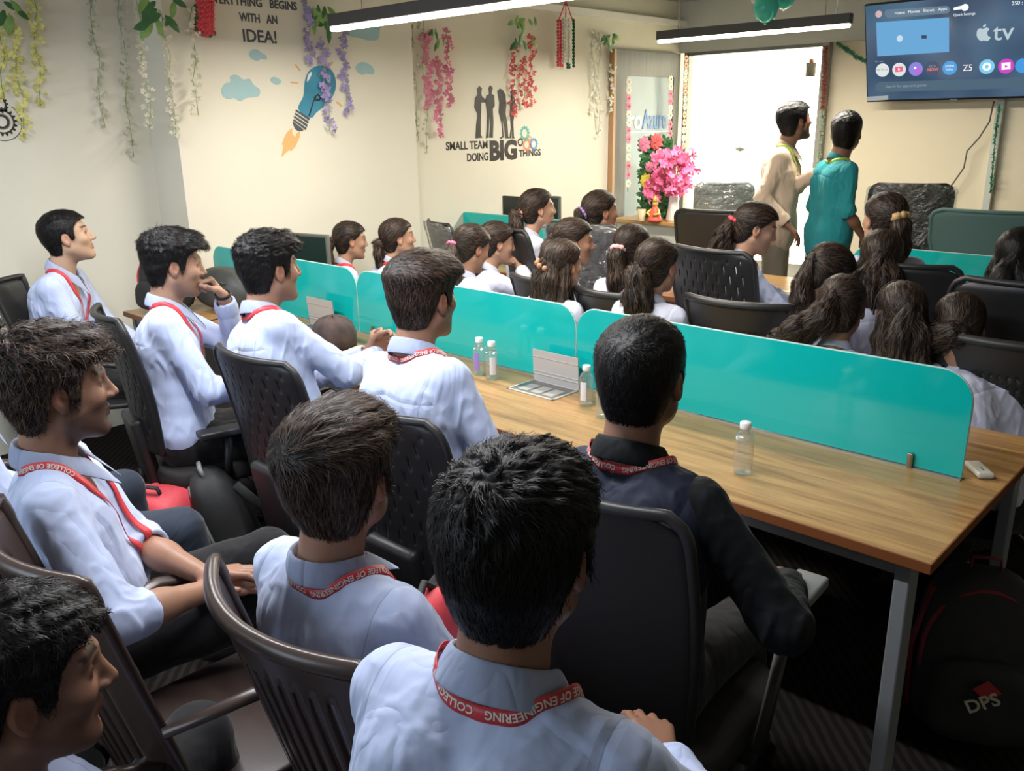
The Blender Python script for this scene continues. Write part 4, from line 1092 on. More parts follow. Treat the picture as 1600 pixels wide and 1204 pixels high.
mb = MB(); mb.box((0, 0.003, HT/2+0.004), (W_-0.02, 0.004, HT-0.026)); scr = mb.build('screen', ms, tv)
def ui_poly(name, pts, mat, lay=1, px=True):
    P = [tvp(*q) if px else q for q in pts]; mb = MB()
    n = len(P); y = -0.0005-0.0008*lay
    mb.add([Vector((p.x, y, p.z)) for p in P], [tuple(range(n))], False); return mb.build(name, mat, scr)
def ui_disc(name, px, py, r, mat, lay=1, k=1.0, n=24):
    c = tvp(px, py); R = (tvp(px, py-r)-c).length
    return ui_poly(name, [Vector((c.x+R*math.cos(2*PI*i/n)*k, 0, c.z+R*math.sin(2*PI*i/n))) for i in range(n)], mat, lay, False)
def ui_text(body, px, py, size, mat, lay=2, sx=1.0, align='CENTER', bold=0.0):
    me = text_mesh(body, size, 0.0, align, bold); me.transform(Matrix.Diagonal((sx, 1, 1, 1))); c = tvp(px, py)
    me.transform(frame_M(Vector((c.x, -0.0005-0.0008*lay, c.z)), (1, 0, 0), (0, 0, 1))); return link_mesh('screen_text', me, mat, scr)
WHT = smat('white', (0.75, 0.80, 0.82), 1.1); DIM = smat('dim', (0.25, 0.30, 0.36), 1.0)
ui_disc('profile_icon', 1373, 22, 5.5, smat('pinkish', (0.55, 0.38, 0.40)))
ui_poly('menu_pill', [(1382, 19), (1386, 15), (1480, 9), (1484, 12), (1484, 18), (1480, 21), (1387, 28), (1383, 25)], smat('pill', (0.11, 0.17, 0.24)))
for w, px, py in (('Home', 1406, 22), ('Movies', 1428, 20), ('Shows', 1451, 18), ('Apps', 1473, 16)): ui_text(w, px, py, 0.030, WHT)
ui_poly('toggle_bar', [(1490, 12), (1505, 8), (1505, 14), (1490, 16)], WHT); ui_disc('toggle_knob', 1508, 11.5, 5.5, WHT, 2)
ui_text('Quick Settings', 1507, 24, 0.026, WHT, 2, 0.95)
ui_poly('preview_tile', [(1369, 35), (1483, 27), (1483, 81), (1371, 88)], smat('tile', (0.12, 0.33, 0.58), 1.0))
ui_disc('tile_icon', 1406, 60, 5, smat('icon', (0.5, 0.62, 0.72)), 2); ui_poly('tile_glyph', [(1440, 55), (1448, 55), (1448, 60), (1440, 60)], smat('ink', (0.03, 0.05, 0.10)), 2)
LG = smat('logo', (0.42, 0.52, 0.55), 1.0)
ui_poly('fruit_mark', smooth_loop([(1536, 45), (1541, 43), (1546, 45), (1543, 50), (1544, 56), (1548, 58), (1545, 63), (1541, 64), (1537, 63), (1533, 64), (1528, 60), (1526, 53), (1528, 46), (1532, 44)], 3), LG, 2)
ui_poly('leaf_mark', smooth_loop([(1536, 43), (1537, 39), (1541, 38), (1540, 41)], 3), LG, 2)
ui_text('tv', 1551, 63, 0.165, LG, 2, 1.05, 'LEFT', 0.001)
ui_text('250 : 0', 1593, 7, 0.035, WHT, 2)
ui_text('For you', 1374, 97, 0.02, DIM, 2)
cols = [(1379, (0.62, 0.68, 0.68)), (1405, (0.62, 0.66, 0.68)), (1431, (0.22, 0.20, 0.62)), (1457, (0.05, 0.07, 0.13)), (1484, (0.07, 0.30, 0.62)), (1512, (0.06, 0.09, 0.15)), (1542, (0.18, 0.52, 0.75)), (1572, (0.55, 0.05, 0.50)), (1599, (0.05, 0.28, 0.65))]
for i, (px, c) in enumerate(cols): ui_disc('app_icon', px, 109.5-0.9*i, 10.5+0.15*i, smat('app%d' % i, c))
ui_text('NETFLIX', 1379, 110.5, 0.026, smat('redgrey', (0.35, 0.16, 0.16)), 2, 0.9)
ui_poly('play_badge', [(1399, 104.5), (1411, 103.5), (1411, 111.5), (1399, 112.5)], smat('playred', (0.75, 0.10, 0.20)), 2); ui_poly('play_arrow', [(1403.5, 105.5), (1403.5, 110.5), (1407, 108)], WHT, 3)
ui_disc('app_dot', 1434, 110, 5.5, smat('violet', (0.42, 0.12, 0.60)), 2); ui_disc('app_star', 1430, 106, 2, WHT, 3)
ui_text('EROS', 1457, 105, 0.022, DIM, 2); ui_text('NOW', 1458, 110.5, 0.030, smat('orange', (0.65, 0.16, 0.15)), 2, 1, 'CENTER', 0.001)
ui_text('prime', 1484, 104.5, 0.026, WHT, 2); ui_text('video', 1484, 109.5, 0.024, WHT, 2)
ui_text('Z5', 1512, 110.5, 0.065, WHT, 2, 0.9)
ui_disc('app_ring', 1542, 104, 6.5, WHT, 2); ui_disc('app_core', 1542, 104, 2.8, smat('app6', (0.18, 0.52, 0.75)), 3)
ui_poly('clapper', [(1565, 98), (1579, 97), (1579, 108), (1565, 109)], WHT, 2); ui_poly('clapper_arrow', [(1570.5, 101), (1570.5, 106), (1575, 103.4)], smat('app7', (0.55, 0.05, 0.50)), 3)
ui_poly('search_bar', [(1368, 131), (1376, 128), (1604, 121), (1604, 137), (1376, 144), (1368, 141)], smat('bar', (0.06, 0.11, 0.16)))
ui_text('Search for apps and games', 1384, 137, 0.030, DIM, 2, 0.95, 'LEFT')
ui_poly('sticker', [(1355, 151), (1388, 149), (1388, 155.5), (1355, 158)], smat('stick', (0.30, 0.33, 0.33)), 2)
mb = MB(); mb.box((0, -0.004, 0.004), (0.05, 0.006, 0.010)); mb.build('logo_tab', M_GREYP, tv)
# cable hanging from the television
pts = [at_y(px, py, WY-0.03) for px, py in ((1553, 158), (1546, 190), (1530, 215), (1511, 236), (1506, 262), (1490, 285), (1475, 305), (1455, 320))]
e = empty('television_cable', pts[0], 0, 'thin grey cable hanging in a curve below the television', 'cable')
mb = MB(); mb.tube([p-pts[0] for p in pts], 0.006, 6); mb.build('cable', pmat('cable_grey', (0.13, 0.13, 0.12), 0.5), e)
# tinsel on the partition
def tinsel(label, pts, mat, seed, r=0.035, n=260, y=WY-0.04):
    P = [at_y(a, b, y) for a, b in pts]; e = empty('tinsel_string', P[0], 0, label, 'tinsel'); rnd = random.Random(seed)
    mb = MB(); core = MB(); core.tube([p-P[0] for p in P], 0.003, 5); core.build('string', M_LEAF, e)
    for i in range(n):
        u = rnd.random()*(len(P)-1); k = int(u); c = P[k].lerp(P[min(k+1, len(P)-1)], u-k)-P[0]
        d = Vector((rnd.gauss(0, 1), rnd.uniform(-1, 0.2), rnd.gauss(0, 1))).normalized()*r*rnd.uniform(.5, 1.2); s = d.orthogonal().normalized()*r*0.3
        mb.add([c-s, c+s, c+d], [(0, 1, 2)])
    mb.build('fringe', mat, e); return e
tinsel('green tinsel drooping from the header beside the television', [(1308, 68), (1322, 76), (1335, 86), (1352, 96)], pmat('tinsel_green', (0.10, 0.34, 0.20), 0.5), 1, 0.028, 320)
tinsel('red and white tinsel running down the middle partition post', [(1291, 72), (1289, 120), (1286, 170)], pmat('tinsel_rust', (0.36, 0.14, 0.10), 0.5), 2, 0.035, 420, WY-0.05)
tinsel('pale green tinsel on the lower part of the partition post', [(1286, 170), (1281, 230), (1277, 300)], pmat('tinsel_pale', (0.45, 0.52, 0.38), 0.5), 3, 0.03, 380, WY-0.05)
tinsel('green tinsel strip beside the right partition post', [(1562, 165), (1555, 215), (1548, 300)], pmat('tinsel_green', (0.10, 0.34, 0.20), 0.5), 4, 0.022, 260, WY-0.03)
# pendant lamp and hanging ornament in the bright room
p = at_y(1267, 107, 7.9); e = empty('pendant_lamp', p, 0, 'small black cylinder pendant lamp behind the glass', 'lamp')
mb = MB(); mb.lathe([(0.045, -0.07), (0.047, 0.045), (0.040, 0.05)], 20); mb.build('lamp_shade', M_INK, e)
mb = MB(); mb.lathe([(0.022, 0.05), (0.022, 0.075), (0.028, 0.08), (0.028, 0.085)], 14); mb.build('collar', pmat('copper', (0.55, 0.22, 0.10), 0.3, 0.8), e)
mb = MB(); mb.tube([(0, 0, 0.08), (0, 0, CEIL-p.z)], 0.003, 5); mb.build('cord', M_INK, e)
p = at_y(1157, 231, 7.9); e = empty('hanging_ornament', p, 0, 'small grey hanging dish ornament behind the glass', 'ornament')
mb = MB(); mb.lathe([(0.005, -0.035), (0.045, -0.022), (0.055, 0.0), (0.030, 0.012), (0.006, 0.035), (0.003, 0.05)], 16); mb.build('dish', M_GREYP, e)
mb = MB(); mb.tube([(0, 0, 0.05), (0, 0, CEIL-p.z)], 0.0015, 4); mb.build('thread', M_GREYP, e)
# ------------------------------------------------------------------ desks
def wood_mat():
    m, nt, b = new_mat('oak_laminate')
    tc = N(nt, 'ShaderNodeTexCoord'); mp = N(nt, 'ShaderNodeMapping'); mp.inputs['Scale'].default_value = (0.7, 9.0, 9.0); mp.inputs['Location'].default_value = (1.3, 2.1, 0)
    nt.links.new(tc.outputs['Object'], mp.inputs['Vector'])
    n1 = N(nt, 'ShaderNodeTexNoise', Scale=1.6, Detail=6.0, Distortion=1.2, Roughness=0.6); nt.links.new(mp.outputs[0], n1.inputs['Vector'])
    n2 = N(nt, 'ShaderNodeTexNoise', Scale=14.0, Detail=4.0); nt.links.new(mp.outputs[0], n2.inputs['Vector'])
    r = N(nt, 'ShaderNodeValToRGB'); e = r.color_ramp.elements; e[0].position = 0.30; e[0].color = (0.24, 0.115, 0.040, 1); e[1].position = 0.72; e[1].color = (0.56, 0.34, 0.135, 1)
    x = e.new(0.50); x.color = (0.44, 0.25, 0.090, 1); nt.links.new(n1.outputs['Fac'], r.inputs['Fac'])
    mx = N(nt, 'ShaderNodeMix', data_type='RGBA'); mx.blend_type = 'MULTIPLY'; mx.inputs[0].default_value = 0.35
    r2 = N(nt, 'ShaderNodeValToRGB'); r2.color_ramp.elements[0].color = (0.55, 0.5, 0.45, 1); r2.color_ramp.elements[0].position = .35; r2.color_ramp.elements[1].position = .6
    nt.links.new(n2.outputs['Fac'], r2.inputs['Fac']); nt.links.new(r.outputs[0], mx.inputs[6]); nt.links.new(r2.outputs[0], mx.inputs[7]); nt.links.new(mx.outputs[2], b.inputs['Base Color'])
    b.inputs['Roughness'].default_value = 0.28; b.inputs['Specular IOR Level'].default_value = 0.5; return m
M_WOOD = wood_mat(); M_EDGE = pmat('brown_edge_band', (0.22, 0.075, 0.025), 0.4)
M_FRAME = pmat('grey_steel_frame', (0.30, 0.32, 0.34), 0.45, 0.2)
M_TEALG = pmat('teal_back_painted_glass', (0.004, 0.46, 0.43), 0.10, spec=0.45, coat=0.3)
M_PALE = pmat('pale_glass_edge', (0.45, 0.62, 0.55), 0.3)
def desk(label, x0, x1, y0, y1, legx):
    cx, cy = (x0+x1)/2, (y0+y1)/2; e = empty('desk', (cx, cy, 0), 0, label, 'desk'); L = x1-x0; D = y1-y0
    mb = MB(); mb.box((0, 0, TZ-0.0125), (L-0.006, D-0.006, 0.025)); mb.build('desktop', M_WOOD, e)
    mb = MB()
    for sy in (-1, 1): mb.box((0, sy*(D/2-0.0015), TZ-0.0135), (L, 0.005, 0.0265))
    for sx in (-1, 1): mb.box((sx*(L/2-0.0015), 0, TZ-0.0135), (0.005, D, 0.0265))
    mb.build('edge_band', M_EDGE, e, bevel=0.0015)
    for lx in legx:
        for sy in (-1, 1):
            mb = MB(); mb.box((lx-cx, sy*(D/2-0.055), (TZ-0.03)/2), (0.036, 0.062, TZ-0.03)); mb.build('leg', M_FRAME, e, bevel=0.004)
        mb = MB(); mb.box((lx-cx, 0, TZ-0.05), (0.036, D-0.14, 0.045)); mb.build('cross_beam', M_FRAME, e, bevel=0.003)
    mb = MB()
    for sy in (-1, 1): mb.box((0, sy*(D/2-0.045), TZ-0.048), (L-0.10, 0.03, 0.04))
    mb.build('side_rail', M_FRAME, e, bevel=0.003)
    mb = MB(); mb.box((-0.025, 0.035, TZ+0.002), (L-0.15, 0.035, 0.004)); mb.build('divider_channel', pmat('aluminium_strip', (0.50, 0.50, 0.44), 0.35, 0.6), e)
    return e
SY = 2.39
desk('long oak topped desk running beside the seated young men', -4.66, -0.50, 1.858, 2.862, (-0.565, -1.95, -3.28, -4.60))
D2Y = 4.02
desk('second oak topped desk behind the rows of women', -4.40, -0.30, D2Y, 5.00, (-0.37, -1.75, -3.1, -4.33))
def divider(label, x0, x1, y, h=0.295, round_l=True, round_r=True, group=None, clamps=(0.12, 0.88)):
    L = x1-x0; e = empty('desk_divider', ((x0+x1)/2, y, TZ+0.004), 0, label, 'divider', group); R = 0.085
    pts = [(-L/2, 0.004)]
    if round_l: pts += [(-L/2+R-R*math.cos(t), h-R+R*math.sin(t)) for t in np.linspace(0, PI/2, 9)]
    else: pts += [(-L/2, h)]
    if round_r: pts += [(L/2-R+R*math.sin(t), h-R+R*math.cos(t)) for t in np.linspace(0, PI/2, 9)]
    else: pts += [(L/2, h)]
    pts += [(L/2, 0.004)]
    t = 0.010
    mb = MB(); mb.poly([(a, b) for a, b in pts], t, Matrix(((1, 0, 0, 0), (0, 0, -1, t/2), (0, 1, 0, 0), (0, 0, 0, 1)))); mb.build('glass_panel', M_TEALG, e)
    mb = MB(); mb.tube([(a, 0, b) for a, b in pts]+[(0, 0, 0.004)], 0.0035, 4, closed=True, up=(0, 1, 0)); mb.build('panel_edge', M_PALE, e)
    for c in clamps:
        mb = MB(); x = -L/2+L*c
        mb.box((x, -0.012, 0.022), (0.016, 0.010, 0.042), bev=0.003); mb.box((x, 0.012, 0.022), (0.016, 0.010, 0.042), bev=0.003); mb.box((x, 0, 0.003), (0.016, 0.034, 0.006), bev=0.002)
        mb.build('clamp', pmat('dull_brass_clamp', (0.32, 0.29, 0.22), 0.35, 0.9), e)
    return e
g = 'teal desk dividers'
divider('teal divider nearest the viewer with a rounded right corner', -1.938, -0.60, SY, clamps=(0.10, 0.90))
divider('teal divider behind the bottles and the open socket box', -3.262, -1.946, SY, clamps=(0.08, 0.93))
divider('teal divider behind the brown cap and the smaller socket lid', -4.61, -3.270, SY, clamps=(0.12, 0.9))
s2 = at_z(1040, 333, 1.049)
divider('teal divider on the far desk, in front of the grey door', s2.x-1.34, s2.x, 4.52)
s3 = at_y(1335, 375, 4.52)
divider('teal divider on the far desk below the television', s3.x, s3.x+1.34, 4.52)
def socket_box(label, x0, x1, y0, y1, lid=75, hk=0.78):
    e = empty('socket_box', ((x0+x1)/2, (y0+y1)/2, TZ), 0, label, 'socket box'); W = x1-x0; D = y1-y0
    al = pmat('brushed_aluminium', (0.62, 0.60, 0.57), 0.35, 0.7)
    mb = MB(); t = 0.010
    for sx in (-1, 1): mb.box((sx*(W/2-t/2), 0, 0.002), (t, D, 0.004))
    for sy in (-1, 1): mb.box((0, sy*(D/2-t/2), 0.002), (W, t, 0.004))
    mb.build('rim', al, e, bevel=0.001)
    mb = MB(); mb.box((0, 0, 0.0006), (W-2*t, D-2*t, 0.001)); mb.build('well', pmat('socket_well', (0.16, 0.15, 0.14), 0.4, 0.3), e)
    mb = MB()
    for i in range(3): mb.box((-W*0.26+i*W*0.26, -0.01, 0.0015), (W*0.2, D*0.5, 0.001))
    mb.build('socket_plate', pmat('socket_plate', (0.35, 0.34, 0.32), 0.4), e)
    mb = MB(); M_ = Matrix.Translation((0, D/2-0.004, 0.004)) @ Matrix.Rotation(math.radians(90-lid), 4, 'X')
    H_ = D*hk
    mb.box((0, 0, H_/2), (W-0.006, 0.006, H_), M=M_)
    for zz in (0.22, 0.32, 0.78): mb.box((0, -0.004, H_*zz), (W-0.006, 0.003, 0.003), M=M_)
    mb.build('lid', pmat('lid_grey', (0.50, 0.49, 0.47), 0.45, 0.3), e, bevel=0.001)
    return e
socket_box('open metal socket box with raised lid beside the bottles', -2.115, -1.888, 2.19, 2.345, 88)
socket_box('smaller raised socket lid left of the brown cap', -3.60, -3.38, 2.16, 2.34, 85)

# ------------------------------------------------------------------ things on the desks
mb_, nt, b = new_mat('clear_bottle_plastic'); nt.nodes.remove(b)
tr = N(nt, 'ShaderNodeBsdfTransparent'); tr.inputs[0].default_value = (0.93, 0.95, 0.94, 1); gl = N(nt, 'ShaderNodeBsdfGlossy', Roughness=0.06); lw = N(nt, 'ShaderNodeLayerWeight', Blend=0.35); mx = N(nt, 'ShaderNodeMixShader'); df = N(nt, 'ShaderNodeBsdfDiffuse'); df.inputs[0].default_value = (0.8, 0.85, 0.85, 1); mx2 = N(nt, 'ShaderNodeMixShader'); mx2.inputs[0].default_value = 0.10
nt.links.new(lw.outputs['Facing'], mx.inputs[0]); nt.links.new(tr.outputs[0], mx2.inputs[1]); nt.links.new(df.outputs[0], mx2.inputs[2]); nt.links.new(mx2.outputs[0], mx.inputs[1]); nt.links.new(gl.outputs[0], mx.inputs[2]); nt.links.new(mx.outputs[0], nt.nodes['Material Output'].inputs[0])
M_PET = mb_
def bottle(label, x, y, h=0.150, strip=None, rz=0.0, yaw=0):
    e = empty('water_bottle', (x, y, TZ), yaw, label, 'bottle', None); r = 0.026*h/0.15
    prof = [(0.001, 0.004), (r*0.8, 0.001), (r*0.98, 0.006)]
    z = 0.012
    while z < h*0.66: prof += [(r, z), (r*0.955, z+0.0045), (r, z+0.009)]; z += 0.0095
    prof += [(r*0.98, h*0.70), (r*0.80, h*0.77), (r*0.50, h*0.84), (r*0.44, h*0.87), (r*0.44, h*0.90)]
    mb = MB(); mb.lathe(prof, 20, cap=False); mb.build('bottle_body', M_PET, e)
    mb = MB(); cp = [(r*0.56, h*0.875), (r*0.58, h*0.885), (r*0.58, h*0.985), (r*0.52, h)]; mb.lathe(cp, 24)
    mb.build('cap', M_WHITE, e)
    if strip:
        mb = MB(); K = 8; V = []; F = []
        for i in range(K+1):
            a = -0.45+0.9*i/K; 
            for zz in (h*0.16, h*0.62): V.append((r*1.02*math.sin(a), -r*1.02*math.cos(a), zz))
        for i in range(K): F.append((2*i, 2*i+1, 2*i+3, 2*i+2))
        mb.add(V, F, True); mb.build('label_strip', strip, e)
    return e
M_LAB = pmat('white_label', (0.72, 0.72, 0.74), 0.5); M_LABP = pmat('violet_label', (0.28, 0.20, 0.55), 0.5)
p = at_z(750, 585, TZ); bottle('water bottle with a violet printed strip, left of the pair', p.x, p.y, 0.150, M_LABP, yaw=0.3)
p = at_z(769, 592, TZ); bottle('water bottle with a plain white strip, right of the pair', p.x, p.y, 0.150, M_LAB, yaw=0.9)
p = at_z(916, 633, TZ); bottle('water bottle beside the open socket lid, before the man in navy', p.x, p.y, 0.145, M_LAB, yaw=0.2)
p = at_z(942, 651, TZ); bottle('water bottle half hidden behind the head of the man in navy', p.x, p.y, 0.145)
p = at_z(1160, 739, TZ); bottle('empty ribbed water bottle standing alone nearest the desk end', p.x, p.y, 0.152)
p = at_y(1477, 440, 4.40); bottle('water bottle on the far desk below the television', p.x, p.y, 0.150)
# cap
p = at_z(523, 541, TZ); e = empty('baseball_cap', (p.x, p.y, TZ), 2.2, 'dark brown baseball cap lying on the desk', 'cap')
mb = MB(); mb.lathe([(0.096, 0.0), (0.101, 0.02), (0.100, 0.06), (0.088, 0.098), (0.062, 0.124), (0.026, 0.137), (0.001, 0.139)], 28, cap=False)
for v in mb.v: v.z += 0.004*math.sin(5*math.atan2(v.y, v.x))*v.z/0.1; v.x *= 1.08
o = mb.build('crown', pmat('brown_cap_cloth', (0.060, 0.040, 0.036), 0.85, noise=0.5, scale=14, bump=0.4), e); m = o.modifiers.new('t', 'SOLIDIFY'); m.thickness = 0.003
mb = MB(); V = []; F = []
for i in range(13):
    a = -0.9+1.8*i/12
    V += [(0.080*math.cos(a)*1.08, 0.086*math.sin(a), 0.010), ((0.080+0.065*math.cos(a*0.9))*math.cos(a)*1.1, 0.088*math.sin(a), 0.004-0.004*abs(a))]
for i in range(12): F.append((2*i, 2*i+1, 2*i+3, 2*i+2))
mb.add(V, F, True); o = mb.build('visor', MATS['brown_cap_cloth'], e); m = o.modifiers.new('t', 'SOLIDIFY'); m.thickness = 0.004
mb = MB(); mb.ball((0, 0, 0.117), 0.006, 8, 6); mb.build('button', MATS['brown_cap_cloth'], e)
# mouse-like white remote
p = at_z(1529, 738, TZ); e = empty('computer_mouse', (p.x, p.y, TZ), -0.9, 'white computer mouse at the end of the desk behind the divider', 'computer mouse')
mb = MB(); mb.box((0, 0, 0.009), (0.10, 0.045, 0.018), bev=0.008); mb.build('mouse_shell', pmat('ivory_plastic', (0.70, 0.68, 0.60), 0.35), e)
mb = MB(); mb.box((0.018, 0, 0.0185), (0.022, 0.002, 0.001)); mb.build('scroll_wheel', M_INK, e)
# pencil, pen
a = at_z(310, 503, TZ+.004); b_ = at_z(335, 499, TZ+.004); e = empty('pencil', a, 0, 'thin dark pencil lying on the desk before the man with his fist raised', 'pencil')
mb = MB(); d_ = (b_-a).normalized(); mb.tube([(0, 0, 0), d_*0.13], 0.0035, 6); mb.build('shaft', M_INK, e); mb = MB(); mb.tube([d_*0.13, d_*0.145], [0.0035, 0.0005], 6); mb.build('tip', M_EDGE, e)
# helmet-like dark bag on the desk
def soft(mb, c, d, seed, pinch=0.5, n=26, m=18, e1=0.7, wob=0.03, M=None):
    V = []; F = []; rnd = random.Random(seed); ph = [rnd.uniform(0, 6) for _ in range(6)]
    sg = lambda v, p_: math.copysign(abs(v)**p_, v)
    for i in range(m+1):
        t = -PI/2+PI*i/m
        for k in range(n):
            a = 2*PI*k/n; x = sg(math.cos(t), e1)*sg(math.cos(a), e1); y = sg(math.cos(t), e1)*sg(math.sin(a), e1); z = sg(math.sin(t), e1)
            w = 1+wob*(math.sin(3*a+ph[0]+2*t)+math.sin(5*a+ph[1])*math.cos(4*t+ph[2])+0.6*math.sin(9*a+ph[3]+7*t))
            tp = 1-pinch*0.5*(z*0.5+0.5)
            V.append((c[0]+d[0]/2*x*w*tp, c[1]+d[1]/2*y*w*tp, c[2]+d[2]/2*z))
    for i in range(m):
        for k in range(n): F.append((i*n+k, i*n+(k+1) % n, (i+1)*n+(k+1) % n, (i+1)*n+k))
    return mb.add(V, F, True, M)
M_BAGB = pmat('dark_bag_cloth', (0.020, 0.020, 0.020), 0.7, noise=0.3, scale=10, bump=0.4, bscale=90)
M_BAGG = pmat('grey_black_bag', (0.05, 0.052, 0.048), 0.5, noise=0.35, scale=7, bump=0.5, bscale=60)
p = at_z(345, 492, TZ); e = empty('desk_bag', (p.x-0.12, p.y+0.10, TZ), 0.2, 'rounded dark grey bag on the desk behind the raised fist', 'bag')
mb = MB(); soft(mb, (0, 0, 0.115), (0.46, 0.24, 0.23), 3, 0.5, e1=0.9); mb.build('bag_body', M_BAGG, e)
mb = MB(); mb.tube([(-0.12, -0.08, 0.17), (0, -0.12, 0.19), (0.12, -0.09, 0.16)], 0.006, 6, flat=0.5); mb.build('zip_line', M_INK, e)
# laptop on the far desk
p = at_z(1238, 418, TZ); e = empty('laptop', (p.x, min(p.y, 4.42), TZ), math.radians(-14), 'black laptop open low on the far desk', 'laptop')
mb = MB(); mb.box((0, 0, 0.010), (0.34, 0.23, 0.018), bev=0.004); mb.build('laptop_base', M_BLACKP, e)
mb = MB(); mb.box((0, -0.01, 0.0195), (0.30, 0.11, 0.002)); mb.build('keyboard', M_INK, e)
mb = MB(); mb.box((0, 0, 0.11), (0.34, 0.008, 0.22), M=Matrix.Translation((0, -0.115, 0.015)) @ Matrix.Rotation(math.radians(25), 4, 'X'), bev=0.003); mb.build('laptop_lid', M_BLACKP, e)
# monitors seen from behind
def monitor(label, px, py, y, w, h, zt, yaw=0.0, frame=M_BLACKP, zb=TZ):
    p = at_y(px, py, y); e = empty('monitor', (p.x, y, zb), yaw, label, 'monitor'); H_ = p.z-zb
    mb = MB(); mb.box((0, 0, H_-h/2), (w, 0.025, h), bev=0.006); mb.box((0, 0.02, H_-h*0.55), (w*0.6, 0.03, h*0.5), bev=0.01); mb.build('monitor_case', frame, e)
    mb = MB(); mb.box((0, -0.0135, H_-h/2), (w-0.03, 0.003, h-0.03)); mb.build('display', pmat('switched_off_screen', (0.020, 0.019, 0.019), 0.25), e)
    mb = MB(); mb.box((0, 0.03, (H_-h*0.5)/2), (0.05, 0.02, max(0.1, H_-h*0.5)), bev=0.004); mb.box((0, 0.02, 0.006), (0.22, 0.18, 0.012), bev=0.004); mb.build('stand', frame, e)
    return e
M_MON = pmat('grey_monitor_case', (0.11, 0.11, 0.10), 0.5)
monitor('grey monitor behind the leftmost divider, left of the two women', 470, 364, 2.72, 0.40, 0.26, 0, 0.25, M_MON)
monitor('switched off monitor beside the woman with the pink scrunchie', 812, 307, 4.75, 0.34, 0.30, 0, 0.0)
monitor('second switched off monitor behind the first, partly hidden', 848, 305, 4.80, 0.34, 0.30, 0, 0.0, M_MON)

# ------------------------------------------------------------------ chairs
def shell(w, h, nx, nz, prof, hole, curve=0.05, rec=0.25, lumb=0.03):
    """curved back panel, local x across, z up from 0, back towards -y"""
    V = []; F = []
    for j in range(nz+1):
        v = j/nz; z = h*v
        for i in range(nx+1):
            u = 2*i/nx-1; ww = w/2*prof(v)
            V.append((u*ww, -rec*z-curve*(1-u*u)+lumb*math.sin(PI*v)*1.0, z-(0.02*abs(u)**6 if j == nz else 0)))
    for j in range(nz):
        for i in range(nx):
            if hole((i+0.5)/nx, (j+0.5)/nz, i, j): continue
            F.append((j*(nx+1)+i, j*(nx+1)+i+1, (j+1)*(nx+1)+i+1, (j+1)*(nx+1)+i))
    return V, F
def rim_pts(w, h, prof, curve, rec, lumb, n=32):
    P = []
    def pt(u, v): z = h*v; return Vector((u*w/2*prof(v), -rec*z-curve*(1-u*u)+lumb*math.sin(PI*v), z))
    for j in range(n+1): P.append(pt(-1, j/n))
    for i in range(1, n): P.append(pt(-1+2*i/n, 1))
    for j in range(n, -1, -1): P.append(pt(1, j/n))
    return P
